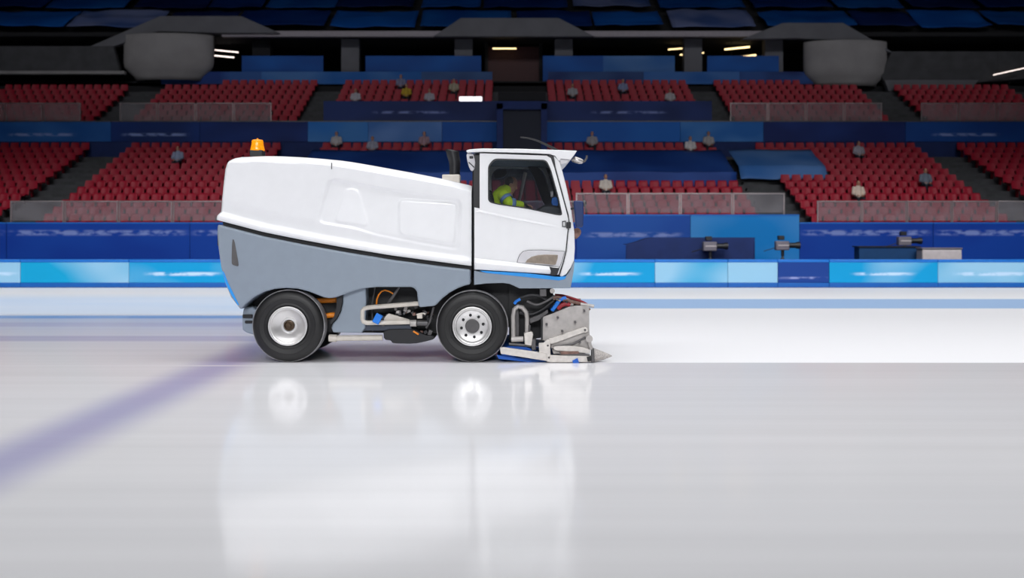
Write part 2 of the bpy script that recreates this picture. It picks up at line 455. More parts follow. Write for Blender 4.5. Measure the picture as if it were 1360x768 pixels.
bridge(lambda v: tank_pt(1, v, 0), lambda v: tank_pt(1, v, 1), NV, mb)
tank = mb.build('tank_cover', M['white'], RES, smooth=30)
# panel joint in the top facet
MB().obox(P(440.5, 220.5, 15.035), (0.012, 0.02, 0.09)).build('panel_joint', M['galv_dk'], tank)

# --- grey lower body
LOW = [(288.5, 298), (300, 301), (350, 314), (400, 324.2), (460, 335.2), (520, 345), (580, 353), (625, 358.3),
       (625, 378), (617, 379.6), (608, 383), (597, 389), (588, 396), (582, 402), (578, 406.5),
       (556, 408.5), (554.8, 400), (553.5, 388), (550.5, 383), (546, 381.5), (500, 381.5), (480, 383.5), (465, 388), (452, 393), (445, 395.5),
       (437, 396.3), (430, 395.3), (420, 391.5), (410, 387.5), (395, 383.8), (380, 382.8), (365, 384), (350, 388), (337, 395), (326, 404), (319.5, 412),
       (313, 404), (306, 395), (299, 378), (293, 355), (289.5, 330), (288, 310)]
low = MB().prism(px_poly(LOW), Y0 + 0.005, Y1 - 0.005).build('lower_body', M['grey'], RES, bevel=0.03, seg=3, smooth=30)
MB().prism(px_poly(round_poly([(308.5, 318), (311, 318.5), (314, 335), (317, 352), (316, 354), (309, 352), (307.5, 349)])), Y0 - 0.004, Y0 + 0.02).build('side_vent', M['galv_dk'], low)
for k in range(9):
    pass
MB().prism(px_poly([(295.5, 360), (298, 363), (303, 376), (310.5, 391), (317.5, 405.5), (316, 405.5), (307.5, 392.5), (300, 377)]), Y0 - 0.003, Y0 + 0.02).build('side_stripe', M['blue_stripe'], low)
# dark core that closes the seams and the hollow underside
core = MB()
core.prism(px_poly([(292, 288), (350, 305), (460, 327), (626, 350), (626, 372), (420, 352), (300, 330)]), Y0 + 0.09, Y1 - 0.09)
core.prism(px_poly([(330, 360), (700, 366), (698, 436), (590, 447), (350, 444), (326, 415)]), 15.42, 16.62)
core.build('chassis', M['dark'], RES, smooth=0)
# inner side panel between the axles
MB().prism(px_poly([(453, 388), (453, 404), (450.5, 415), (446, 424), (440, 430.5), (438, 437), (440, 443), (478, 443.5), (483, 437), (484.5, 405), (484, 380)]), 15.13, 15.5).build('inner_side_panel', M['grey'], RES, bevel=0.02)
MB().prism(px_poly([(443, 388), (447, 388), (453, 393), (452.5, 404), (450, 415), (445.5, 424), (439, 430.5), (437, 432), (437, 428), (442, 421), (445, 410), (446, 398)]), 15.1, 15.6).build('arch_liner', M['black'], RES)
for (a, b, nm) in (((418, 399.5), (447, 398.5), 'coil'), ((424, 420), (445, 418.5), 'coil')):
    pa, pb = Vector(P(*a, 15.38)), Vector(P(*b, 15.38))
    MB().tube([pa, pb], 0.04, 12).build('orange_guard', M['orange'], RES)
# drawbar tube and rear bracket
mb = MB().tube([P(440, 449.5, 15.2), P(508, 448.5, 15.2)], 0.042, 12); mb.tube([P(437, 449, 15.2), P(447, 449.5, 15.2)], 0.055, 12)
mb.build('drawbar', M['cream'], RES)
mb = MB().prism(px_poly([(318.5, 411), (330, 409), (338, 415), (338, 446), (330, 446), (322, 443.5), (317, 440), (316.5, 424)]), 15.2, 16.85)
mb.build('rear_bumper', M['grey'], RES, bevel=0.02)
mb = MB()
mb.box(PX(318), PX(331), 15.17, 15.25, PZ(424), PZ(419)); mb.box(PX(321), PX(334), 15.17, 15.25, PZ(431), PZ(427.5))
mb.build('bumper_bracket', M['dark'], RES, bevel=0.008)
mb = MB().box(PX(285.8), PX(289), 15.1, 15.3, PZ(327), PZ(301)); mb.build('rear_lamp', M['black'], RES, bevel=0.015)

# --- engine bay between the axles
path = [P(556, 404), P(500, 408.4), P(487, 409.6), P(482, 411), P(479.6, 414), P(479.6, 425), P(481, 428.4), P(485, 430), P(500, 429.8), P(543, 429)]
path = [(x, 15.14, z) for x, y, z in path]
MB().tube(path, 0.034, 12).build('pipe_frame', M['cream'], RES)
MB().prism(px_poly([(508, 424), (514, 417.5), (526, 421), (543, 426), (543, 432), (508, 432)]), 15.16, 15.2).build('engine_plate', M['cream'], RES, bevel=0.006)
R = Matrix.Rotation(math.radians(28), 3, 'Y')
MB().obox(P(501.5, 423.5, 15.08), (0.10, 0.08, 0.14), R).build('blue_canister', M['blue_plastic'], RES, bevel=0.008)
arc = [P(500, 405, 15.25), P(500.5, 398, 15.25), P(503, 391.5, 15.25), P(507, 387, 15.25), P(511.5, 385.6, 15.25), P(517, 387.2, 15.25), P(524, 391.5, 15.25)]
MB().tube(arc, 0.011, 8).build('orange_hose', M['orange'], RES)
MB().tube([P(516, 403, 15.22), P(524, 391, 15.22), P(530, 382, 15.22)], [0.03, 0.022, 0.012], 8).build('filler_rod', M['galv_dk'], RES)
MB().tube([P(498, 382, 15.3), P(494, 405, 15.3), P(495, 440, 15.3)], 0.012, 8).build('cable', M['galv_dk'], RES)
mb = MB()
mb.box(PX(479), PX(545), 15.18, 15.4, PZ(441), PZ(432.5)); mb.build('frame_rail', M['rail_dk'], RES, bevel=0.01)
mb = MB().prism(px_poly(round_poly([(507, 439), (547, 438), (562, 446), (577, 448), (576, 452), (562, 456), (548, 458.5), (519, 458), (518, 454), (508, 453)])), 15.16, 15.7)
mb.build('sump_box', M['black'], RES, bevel=0.015)
mb = MB().tube([P(545, 429.5, 15.14), P(553, 429.5, 15.14)], 0.05, 14); mb.build('pump_cylinder', M['galv'], RES)
mb = MB().tube([P(554, 429, 15.14), P(568, 429.5, 15.14)], 0.042, 14); mb.build('filter_cylinder', M['galv_dk'], RES)
mb = MB().box(PX(553), PX(560), 15.1, 15.2, PZ(424), PZ(417.5)); mb.tube([P(553, 418, 15.1), P(562, 416, 15.1), P(565, 417.5, 15.1)], 0.012, 8)
mb.build('valve_block', M['cream'], RES, bevel=0.006)
mb = MB().tube([P(576, 408, 15.12), P(571, 427, 15.12), P(566, 436, 15.12)], 0.016, 8); mb.build('linkage_rod', M['galv_dk'], RES)
mb = MB().tube([P(549, 440, 15.12), P(556, 444.5, 15.12)], 0.014, 8); mb.build('brass_fitting', M['orange'], RES)
random.seed(3)
for k in range(44):
    px = random.uniform(508, 575); py = random.uniform(405, 447)
    if px > 556 and py < 410: py += 8
    s = random.uniform(0.02, 0.06)
    MB().obox(P(px, py, random.uniform(15.2, 15.34)), (s, 0.1, s * random.uniform(.6, 1.6)), Matrix.Rotation(random.uniform(-.5, .5), 3, 'Y')).build(
        'engine_fitting', random.choice([M['galv'], M['galv_dk'], M['galv_dk'], M['brown_clutter'], M['black']]), RES, bevel=0.006)

# --- wheels
def wheel(cx, cy, r_px, Yn, front, far=False):
    c = (PX(cx, 15.0), Yn, PZ(cy, 15.0) if False else r_px * 15 / F)
    R_ = r_px * 15 / F
    sgn = -1 if far else 1
    def pr(l): return [(r, sgn * h) for r, h in l]
    prof = [(0.275, 0.05), (0.288, 0.022), (0.31, 0.008), (0.335, 0.012), (0.34, 0.006), (0.40, -0.004), (0.405, 0.002), (0.45, 0.006), (0.485, 0.022),
            (0.507, 0.05), (0.512, 0.062), (0.516, 0.075), (0.518, 0.12), (0.518, 0.26), (R_ - 0.014, 0.32), (0.50, 0.35), (0.40, 0.37), (0.28, 0.34), (0.25, 0.20)]
    k = R_ / 0.527
    ty = MB().lathe(pr([(r * (k if r < 0.52 else 1), h) for r, h in prof]), c, 'y', 72).build('tyre', M['rubber'], RES, smooth=40)
    MB().lathe(pr([(0.510, 0.070), (R_ - 0.006, 0.072), (R_, 0.085), (R_, 0.30), (0.510, 0.315), (0.510, 0.070)]), c, 'y', 72).build('tread_band', M['tread_grey'], ty, smooth=40)  # lighter grey ring around the tyre tread
    if not front:
        pf = [(0.272, 0.06), (0.285, 0.03), (0.283, 0.012), (0.268, 0.010), (0.258, 0.026), (0.246, 0.030), (0.236, 0.05), (0.17, 0.10), (0.115, 0.135), (0.108, 0.12), (0.085, 0.118), (0.08, 0.14), (0.0, 0.14)]
        rim = MB().lathe(pr(pf), c, 'y', 64).build('rim', M['alu'], ty, smooth=30)
        pf = [(0.078, 0.139), (0.074, 0.11), (0.060, 0.105), (0.055, 0.13), (0.03, 0.13), (0.027, 0.112), (0.0, 0.112)]
        MB().lathe(pr(pf), c, 'y', 40).build('hub', M['brass'], ty, smooth=30)
    else:
        pf = [(0.272, 0.06), (0.285, 0.03), (0.283, 0.010), (0.268, 0.008), (0.258, 0.028), (0.243, 0.034), (0.228, 0.07), (0.205, 0.082), (0.10, 0.085), (0.0, 0.085)]
        MB().lathe(pr(pf), c, 'y', 64).build('rim', M['alu'], ty, smooth=30)
        pf = [(0.104, 0.086), (0.100, 0.05), (0.09, 0.042), (0.0, 0.04)]
        MB().lathe(pr(pf), c, 'y', 40).build('hub', M['galv_dk'], ty, smooth=30)
        for q in range(8):
            a = math.radians(100 + 45 * q)
            MB().lathe(pr([(0.021, 0.09), (0.021, 0.07), (0.013, 0.062), (0.0, 0.062)]), (c[0] + 0.16 * math.cos(a), c[1], c[2] + 0.16 * math.sin(a)), 'y', 12).build('lug_nut', M['dark'], ty)
wheel(381.5, 435.5, 48.6, 15.01, False)
wheel(627, 434, 48.2, 15.01, True)
wheel(381.5, 435.5, 48.6, 17.04, False, True)
wheel(627, 434, 48.2, 17.04, True, True)
for cx in (381.5, 627):
    MB().tube([(PX(cx), 15.2, 0.52), (PX(cx), 16.85, 0.52)], 0.08, 14).build('axle', M['dark'], RES)

# --- cab
DOOR = [(630, 357.8), (630, 275.5), (637, 277), (637, 203.6), (726, 206.8), (731.5, 210), (736.5, 224), (745, 255), (753.2, 285), (755, 293), (754.6, 300), (753, 312),
        (751, 333), (748, 346), (742, 364.5), (700, 362), (660, 359.5)]
WIN = fillet([(649.3, 221), (657, 211.8), (725, 213.5), (731, 226), (741, 262), (746, 285), (738, 284.5), (700, 276.5), (660, 270.8), (649.3, 267.5)], 5)
WIN2 = [((x - 698) * 1.025 + 698, (y - 246) * 1.035 + 246) for x, y in WIN]
for nm, ya, yb, gy in (('near', Y0, Y0 + 0.06, Y0 + 0.035), ('far', Y1 - 0.06, Y1, Y1 - 0.035)):
    dr = MB().prism(px_poly(DOOR), ya, yb, [px_poly(WIN)]).build('cab_door', M['white'], RES, smooth=25, bevel=0.006)
    MB().prism(px_poly(WIN2), ya - 0.006 if nm == 'near' else yb - 0.01, ya + 0.01 if nm == 'near' else yb + 0.006, [px_poly([((x - 698) * 0.988 + 698, (y - 246) * .98 + 246) for x, y in WIN])]).build('window_seal', M['black'], dr, smooth=30)
    MB().prism(px_poly(WIN2), gy, gy + 0.008).build('window_glass', M['glass' if nm == 'near' else 'glass_far'], dr, smooth=0)
    if nm == 'near':
        # tucked lower edge and lamp panel
        mb = MB()
        def tuck(u, v):
            px = 630 + (742 - 630) * u; top = 343 + 12 * u; bot = 357.8 + 7 * u
            py = top + (bot - top) * v
            return (PX(px), Y0 - 0.012 - 0.03 * math.sin(math.pi * min(1, v * 1.0)) ** 0.8 * (1 if v < .5 else 1) + (0.05 * max(0, v - .45) ** 1.2), PZ(py))
        mb.grid(tuck, 40, 12)
        mb.build('door_sill', M['white'], dr, smooth=40, solid=0.01)
        hp = [(687, 348.5), (688.5, 343), (691, 338), (695, 334.5), (702, 332.7), (720, 332.5), (749.5, 334.3), (746.5, 346), (743, 355), (730, 352.5), (706, 350.5)]
        MB().prism(px_poly([((x - 718) * 1.02 + 718, (y - 343) * 1.05 + 343) for x, y in hp]), Y0 - 0.012, Y0 + 0.01).build('lamp_gap', M['black'], dr, smooth=0)
        hpn = MB().prism(px_poly(hp), Y0 - 0.022, Y0 + 0.01).build('lamp_panel', M['lampbezel'], dr, bevel=0.006)
        ln = [(697.5, 349), (700, 345), (706, 341), (714, 338.8), (725, 338), (741, 338.5), (740.5, 344), (738, 351.5), (735, 352), (715, 350.3)]
        MB().prism(px_poly(ln), Y0 - 0.03, Y0).build('lamp_lens', M['lens'], hpn if False else dr, bevel=0.008)
        mb = MB().prism(px_poly([(729.5, 354), (733, 355), (743, 356), (740, 364), (738, 366), (731, 365.5), (731.5, 360)]), Y0 - 0.065, Y0 + 0.01)
        mb.build('step_catch', M['black'], dr, bevel=0.008)
        # waist crease: slim raised fold running down to the front
        MB().add([P(630, 282, Y0 - .001), P(637, 279, Y0 - .001), P(754, 303, Y0 - .001), P(754, 306, Y0 - .001), (PX(690), Y0 - 0.012, PZ(292.5)), (PX(636), Y0 - 0.012, PZ(281))],
                 [(0, 1, 5), (1, 2, 4, 5), (2, 3, 4), (0, 5, 4, 3)]).build('door_crease', M['white'], dr, smooth=0)
        mb = MB().box(PX(752), PX(758), Y0 - 0.05, Y0 + 0.02, PZ(303.5), PZ(295)); mb.build('door_latch', M['black'], dr, bevel=0.01)
        mb = MB().prism(px_poly([(746.5, 294), (751.5, 293.2), (751.5, 302), (746.5, 301.5)]), Y0 - 0.012, Y0 + 0.005, [px_poly([(747.6, 295), (750.6, 294.6), (750.6, 300.8), (747.6, 300.5)])]); mb.build('latch_plate', M['black'], dr)
# front pillars, seams
PIL = [(735.5, 206.5), (744, 216), (752, 247), (759, 279), (763, 309), (763.6, 330), (762.5, 346), (758, 356), (752, 364.5), (746, 368.3), (743.5, 366.5), (749.5, 347), (752.6, 333), (754.6, 312), (756.6, 296), (755, 284.5), (746.7, 254), (738.2, 223)]
for ya, yb, nm in ((Y0 + 0.005, Y0 + 0.11, 'n'), (Y1 - 0.11, Y1 - 0.005, 'f')):
    MB().prism(px_poly(PIL), ya, yb).build('front_pillar', M['white'], RES, bevel=0.015, smooth=30)
    MB().prism(px_poly([(728, 205.5), (735, 207.5), (739, 222), (747.5, 253.5), (756, 284), (757.6, 296), (755.6, 312), (753.4, 333), (750.5, 347), (744, 366.5), (741, 365), (749, 333), (753, 296), (744, 255), (735, 222)]), ya + 0.02, yb - 0.03).build('door_seal', M['black'], RES, smooth=0)
# dark inner trim of pillars seen through the glass
TR = [(700, 211), (712, 211), (722, 222), (733, 250), (741, 284), (734, 284), (722, 262), (712, 234)]
MB().prism(px_poly(TR, 15.8), 16.78, 16.9).build('pillar_trim', M['black'], RES, bevel=0.01)
FR = [(744, 216), (752, 247), (759, 279), (763, 309)]
def front(u, v, off=0):
    t = u * 3; i = min(2, int(t)); a, b = FR[i], FR[i + 1]; k = t - i
    bow = 0.10 * (1 - (2 * v - 1) ** 2)
    return (PX(a[0] + (b[0] - a[0]) * k - 3) + bow * 0.0, Y0 + 0.1 + (Y1 - Y0 - 0.2) * v, PZ(a[1] + (b[1] - a[1]) * k))
MB().grid(front, 12, 8).build('windscreen', M['glass'], RES, smooth=60)
MB().prism(px_poly([(760, 306), (763.2, 309), (763.8, 330), (762.5, 346), (758, 356), (750, 365), (746, 366), (752, 350), (757, 330)]), Y0 + 0.1, Y1 - 0.1).build('front_panel', M['white'], RES, bevel=0.01)
# roof
ROOF = [(619, 201.2), (620, 199.6), (624, 198.6), (640, 197.4), (690, 197.8), (730, 199), (766.5, 200.3), (762, 207), (757.5, 212.2), (750, 211.5), (744.5, 211), (742, 215), (737, 207.3), (730, 204.7), (700, 203.3), (640, 201.8), (622, 202.6)]
rf = MB().prism(px_poly(ROOF), Y0 - 0.02, Y1 + 0.02).build('cab_roof', M['white'], RES, bevel=0.014, smooth=30)
MB().prism(px_poly([(743, 211), (757.5, 212.2), (753, 216.5), (746, 218.2), (744, 217)]), Y0 + 0.02, Y1 - 0.02).build('roof_visor', M['lampbezel'], rf, bevel=0.01)
MB().prism(px_poly([(640, 203.5), (732, 206), (736, 211), (640, 209)]), Y0 + 0.07, Y1 - 0.07).build('cab_ceiling', M['cabgrey'], RES)
wl = MB().tube([P(759, 213.5, 15.25), P(764, 212, 15.25), P(770, 213.8, 15.25), P(774, 214.8, 15.25)], [0.015, 0.05, 0.045, 0.03], 12)
wl.build('work_light', M['alu_brush'], RES)
MB().tube([P(772, 216, 15.25), P(776.5, 214, 15.25), P(779, 210, 15.25), P(779.5, 206.5, 15.25)], 0.016, 8).build('light_bracket', M['galv_dk'], RES)
MB().tube([P(691, 182.3, 16), P(700, 183.2, 16), P(711, 186, 16), P(722, 190.5, 16), P(733, 196, 16), P(741, 200.5, 16)], [0.01, 0.012, 0.014, 0.017, 0.02, 0.022], 8).build('antenna', M['black'], RES)
# rear pillar, intake
MB().box(PX(627), PX(638), Y0 + 0.09, Y0 + 0.5, PZ(360), PZ(204)).build('rear_pillar', M['black'], RES, bevel=0.02)
MB().box(PX(629), PX(636), Y0 + 0.5, Y1 - 0.09, PZ(360), PZ(275)).build('cab_rear_wall', M['black'], RES, bevel=0.01)
MB().box(PX(629), PX(636), Y1 - 0.35, Y1 - 0.09, PZ(280), PZ(204)).build('rear_pillar', M['black'], RES, bevel=0.02)
MB().box(PX(629), PX(636), Y0 + 0.5, Y1 - 0.3, PZ(216), PZ(204)).build('rear_header', M['black'], RES, bevel=0.01)
ik = MB().prism(px_poly(round_poly([(619, 203), (628, 203), (631, 214), (630.5, 222), (628.5, 226.5), (625, 226.5), (622, 220), (620, 212)])), Y0 + 0.06, Y0 + 0.25).build('rear_work_lamp', M['lampbezel'], RES, bevel=0.015)
MB().obox(P(626, 209, 15.05), (0.055, 0.03, 0.035)).build('lamp_window', M['black'], ik, bevel=0.005)
MB().tube([P(622.5, 215.5, 15.055), P(630, 222.5, 15.055)], 0.008, 6).build('lamp_hinge', M['black'], ik)
# cab grey lower band + blue stripe
CL = [(629.5, 359.5), (637, 361), (700, 366), (744, 370), (751, 367.5), (757, 359.5), (761, 349.5), (763.3, 346.5), (762, 360), (760, 372), (757.8, 383), (690, 383.3), (684, 380.5), (677, 377.3), (668, 376), (645, 376.8), (629.5, 378.6)]
cl = MB().prism(px_poly(CL), Y0 + 0.003, Y1 - 0.003).build('cab_lower_body', M['grey'], RES, bevel=0.02, smooth=30)
MB().prism(px_poly([(637, 359.6), (700, 363.2), (743, 367.8), (752, 367), (750, 371), (742, 372.6), (700, 368.2), (645, 362.5)]), Y0 - 0.006, Y0 + 0.02).build('accent_stripe', M['blue_stripe'], cl)
# mirror, marker lamp
mr = MB().prism(px_poly(fillet([(761.5, 266.5), (774.5, 267), (775, 285), (774, 302), (764.5, 302.5), (763.5, 290)], 3), 14.95), 14.9, 15.0).build('side_mirror', M['navy_plastic'], RES, bevel=0.015)
MB().tube([P(757, 278, 15.03), P(764, 276, 14.98)], 0.016, 8).build('mirror_arm', M['black'], mr)
MB().ball(P(776, 270, 14.97), (0.035, 0.04, 0.045)).build('mirror_knob', M['galv_dk'], mr)
MB().prism(px_poly(round_poly([(763, 304), (769, 302.5), (773, 306.5), (772, 312), (766, 318), (763.5, 317)])), 15.12, 15.3).build('marker_lamp', M['brown_clutter'], RES, bevel=0.01)
# interior
flo = MB().box(PX(634), PX(755), Y0 + 0.08, Y1 - 0.08, PZ(352), PZ(346)).build('cab_floor', M['black'], RES)
st = MB()
st.prism(px_poly(round_poly([(646, 255), (654, 252), (662, 300), (690, 306), (690, 318), (652, 316)]), 16.0), 15.75, 16.3)
st.build('driver_seat', M['black'], RES, bevel=0.03)
MB().prism(px_poly([(662, 318), (685, 318), (688, 345), (658, 345)], 16.0), 15.85, 16.2).build('seat_base', M['dark'], RES)
MB().prism(px_poly(round_poly([(708, 282), (722, 273), (744, 277), (752, 292), (752, 345), (728, 345), (722, 310), (708, 296)]), 16.0), 15.15, 16.9).build('dashboard', M['black'], RES, bevel=0.03)
sw = MB(); cc = Vector(P(705, 278, 16.0)); R = Matrix.Rotation(math.radians(38), 3, 'Y')
ring = [cc + R @ Vector((0.19 * math.cos(a), 0.19 * math.sin(a), 0)) for a in [2 * math.pi * k / 28 for k in range(29)]]
sw.tube(ring, 0.016, 8, False)
for a in (0.5, 2.6, 4.71): sw.tube([cc, cc + R @ Vector((0.19 * math.cos(a), 0.19 * math.sin(a), 0))], 0.012, 6)
swo = sw.build('steering_wheel', M['black'], RES)
MB().tube([cc, cc + R @ Vector((0, 0, -0.35))], 0.03, 10).build('steering_column', M['black'], swo)
MB().tube([P(689, 268, 16.6), P(698, 229, 16.6)], 0.028, 10).build('grab_bar', M['galv'], RES)
MB().prism(px_poly(round_poly([(733, 263), (738, 261), (741, 266), (741, 274), (735, 275), (732, 270)]), 15.5), 15.45, 15.6).build('cup_holder', M['blue_plastic'], RES, bevel=0.01)
MB().obox(P(733, 258, 15.55), (0.04, 0.05, 0.08)).build('cab_switch_box', M['offwhite'], RES, bevel=0.01)
MB().prism(px_poly(round_poly([(655, 226), (672, 224), (673, 232), (668, 236), (656, 238)]), 16.6), 16.6, 16.75).build('cab_radio', M['black'], RES, bevel=0.01)
# exhaust stack
ex = MB().box(PX(588, 16), PX(611.5, 16), 15.85, 16.15, PZ(246, 16), PZ(232.5, 16)).build('exhaust_base', M['cream'], RES, bevel=0.015)
def stack(u, v):
    a = 2 * math.pi * u; py = 233 - 33 * v
    w = 6.5 + 2.2 * v * v; cxp = 604 - 3.0 * sm(.45, 1, v)
    return (PX(cxp, 16) + PX(CX + w, 16) * math.cos(a), 16 + 0.12 * math.sin(a), PZ(py + (1.5 * math.cos(a) * v if v > .8 else 0), 16))
MB().grid(stack, 24, 14).build('exhaust_stack', M['black'], ex, smooth=60, solid=0.012)
# beacon
bc = MB().box(PX(333.5, 15.6), PX(350.5, 15.6), 15.5, 15.7, PZ(208, 15.6), PZ(200, 15.6)).build('beacon_base', M['black'], RES, bevel=0.01)
c = P(342, 200.5, 15.6); k = 15.6 / F
MB().lathe([(0.0, 0), (9.3 * k, 0), (9.5 * k, 1.5 * k), (8.6 * k, 5 * k), (7.8 * k, 9 * k), (7.6 * k, 13 * k), (6.6 * k, 14.6 * k), (1.2 * k, 15.4 * k), (1.0 * k, 16.6 * k), (0, 16.8 * k)], c, 'z', 28).build('beacon_lens', M['amber'], bc, smooth=50)

# --- conditioner (blade sled) in front
cd = MB().prism(px_poly([(720.3, 424), (722, 421.3), (737, 416), (755, 408.3), (765, 406.5), (783, 407.2), (783, 437), (784.3, 457), (783, 470), (735, 471), (731, 458), (720.5, 452)]), 15.06, 15.09).build('conditioner_side_plate', M['galv'], RES, bevel=0.006)
MB().prism(px_poly([(722, 421.3), (755, 408.3), (783, 407.2), (783, 470), (735, 471), (722, 450)]), 16.9, 16.93).build('conditioner_side_plate', M['galv'], RES, bevel=0.006)
MB().prism(px_poly([(735, 416), (756, 408), (782, 408.5), (782, 412), (757, 412), (737, 420)]), 15.09, 16.9).build('conditioner_top', M['galv_dk'], RES)
MB().box(PX(776), PX(782), 15.09, 16.9, PZ(470), PZ(412)).build('conditioner_front', M['galv_dk'], RES)
MB().prism(px_poly(round_poly([(729, 449.5), (733, 449.5), (776, 434.5), (780, 436), (781, 440), (778, 442.5), (775, 441.8), (733, 457.5), (728.5, 456.5)])), 15.0, 15.06).build('lift_arm', M['galv_lt'], RES, bevel=0.008)
MB().prism(px_poly([(664, 462), (668, 461.5), (726, 469.5), (733, 472), (786, 472.5), (787, 481), (731, 481.5), (725, 479.5), (665, 470)]), 14.99, 15.07).build('runner', M['galv_lt'], RES, bevel=0.008)
MB().prism(px_poly([(664, 462), (726, 469.5), (787, 472.5), (787, 481), (731, 481.5), (665, 470)]), 16.9, 16.98).build('runner', M['galv_lt'], RES, bevel=0.008)
MB().prism(px_poly([(715.5, 456), (722, 455.5), (727, 451), (731, 453), (731, 481), (726, 480.5), (725.5, 470), (716, 468)]), 14.98, 15.05).build('side_bracket', M['galv_lt'], RES, bevel=0.008)
MB().prism(px_poly(round_poly([(735, 460), (760, 459.5), (783, 463), (784, 470), (770, 468.5), (740, 466), (735, 464)])), 15.0, 15.05).build('blade_guard', M['galv_lt'], RES, bevel=0.006)
MB().prism(px_poly([(743, 468), (770, 468.5), (783, 471), (783, 473), (743, 471.5)]), 14.99, 15.03).build('blade_edge', M['galv_dk'], RES)
MB().prism(px_poly([(786, 462), (789, 463), (790, 481), (785, 481.5)]), 14.98, 15.1).build('end_bracket', M['galv_dk'], RES, bevel=0.005)
for bx, by in ((727.5, 459), (777, 438.5), (764, 428), (747, 440), (729, 475), (781, 476), (741, 422), (776, 413), (726, 431), (770, 455)):
    MB().lathe([(0, -0.02), (0.014, -0.02), (0.017, -0.012), (0.017, 0.06), (0, 0.06)], P(bx, by, 15.0), 'y', 12).build('bolt', M['galv_dk'], RES)
MB().box(PX(718.6), PX(721), 15.02, 15.12, PZ(452), PZ(423)).build('edge_strip', M['dark'], RES)
MB().tube([P(733, 463.5, 15.01), P(782, 468, 15.01)], 0.008, 6).build('tension_cable', M['dark'], RES)
MB().prism(px_poly([(744, 467), (768, 466.5), (770, 470), (745, 471)]), 14.985, 15.0).build('adjuster_plate', M['brown_clutter'], RES, bevel=0.004)
MB().prism(px_poly([(779, 474), (785, 472.5), (785.5, 479.5), (780.5, 480)]), 14.975, 15.0).build('runner_end', M['dark'], RES)
MB().tube([P(735, 461, 15.03), P(760, 457.5, 15.03), P(778, 448, 15.03)], 0.014, 8).build('brace_rod', M['galv_dk'], RES)
lv = MB(); lv.lathe([(0.0, -0.04), (0.05, -0.04), (0.05, 0.04), (0, 0.04)], P(782.5, 450, 15.0), 'y', 18); lv.tube([P(782, 446, 15.0), P(783.5, 458, 15.0), P(786, 464, 15.0)], 0.025, 8)
lv.build('adjust_lever', M['galv'], RES)
def cone(u, v):
    a = 2 * math.pi * u; px = 787.5 + 26.5 * v
    r = 9.5 * (1 - v) ** 0.85 + 0.4 + 0.35 * math.sin(a * 9 + v * 6) * (1 - v)
    cy = 473.2
    return (PX(px), 15.12 + r * 15 / F * math.cos(a) * 1.0, PZ(cy + 1.0 * v) + r * 15 / F * math.sin(a))
MB().grid(cone, 54, 14).build('side_brush', M['bristle'], RES, smooth=20)
MB().add([P(664, 462.5, 15.12), P(690, 458, 15.12), P(712, 466, 15.12), P(708, 470, 15.12), P(690, 472, 15.12), P(668, 478, 15.12), (PX(664), 16.8, PZ(462.5)), (PX(690), 16.8, PZ(458)), (PX(712), 16.8, PZ(466)), (PX(708), 16.8, PZ(470)), (PX(690), 16.8, PZ(472)), (PX(668), 16.8, PZ(478))],
         [(0, 1, 2, 3, 4, 5), (11, 10, 9, 8, 7, 6)] + [(i, (i + 1) % 6, 6 + (i + 1) % 6, 6 + i) for i in range(6)]).build('towel_cloth', M['blue_sheet'], RES)
MB().prism(px_poly([(660, 473), (700, 478), (762, 480.5), (767, 482), (700, 482), (662, 478)]), 15.1, 16.8).build('squeegee', M['blue_sheet'], RES)
MB().prism(px_poly([(760, 479), (767, 475.5), (769, 482), (761, 482.5)]), 14.97, 15.0).build('blue_tab', M['blue_sheet'], RES)
# lift frame behind the front wheel
fr_ = [P(682, 454, 15.12), P(681.5, 420, 15.12), P(683, 411, 15.12), P(688, 407, 15.12), P(694, 408.5, 15.12), P(699, 415, 15.12), P(700, 422, 15.12), P(700, 446, 15.12)]
MB().tube(fr_, 0.032, 10).build('lift_frame', M['galv'], RES)
MB().prism(px_poly([(682, 407), (689, 405.5), (690, 452), (681, 452)]), 15.2, 15.35).build('lift_plate', M['galv_dk'], RES, bevel=0.01)
MB().tube([P(679, 451, 15.1), P(695, 450.5, 15.1)], 0.04, 14).build('lift_cylinder', M['galv'], RES)
MB().prism(px_poly([(696, 443), (706, 441), (708.5, 444), (706, 460), (697, 458.5)]), 15.04, 15.25).build('lift_actuator', M['galv_lt'], RES, bevel=0.012)
MB().tube([P(703, 442, 15.1), P(703.5, 432, 15.1)], 0.016, 8).build('actuator_rod', M['galv_dk'], RES)
MB().tube([P(676, 457, 15.1), P(706, 459.5, 15.1)], 0.022, 8).build('cross_bar', M['galv_dk'], RES)
MB().prism(px_poly([(703, 424), (716, 419), (728, 412), (729, 417), (716, 427), (704, 431)]), 15.12, 15.25).build('lift_link', M['galv_dk'], RES, bevel=0.01)
MB().box(PX(706), PX(712), 15.06, 15.3, PZ(466), PZ(451)).build('guide_block', M['galv_dk'], RES, bevel=0.01)
MB().prism(px_poly([(676, 378), (735, 384), (737, 399), (722, 416), (720, 452), (700, 455), (676, 455)]), 15.36, 16.7).build('front_subframe', M['dark'], RES)
MB().box(PX(717), PX(726), 15.05, 15.2, PZ(394), PZ(384)).build('hanger_bracket', M['galv_dk'], RES, bevel=0.008)
MB().lathe([(0.0, -0.02), (0.035, -0.02), (0.035, 0.02), (0, 0.02)], P(733.5, 386.5, 15.03), 'y', 16).build('hanger_ring', M['galv'], RES)
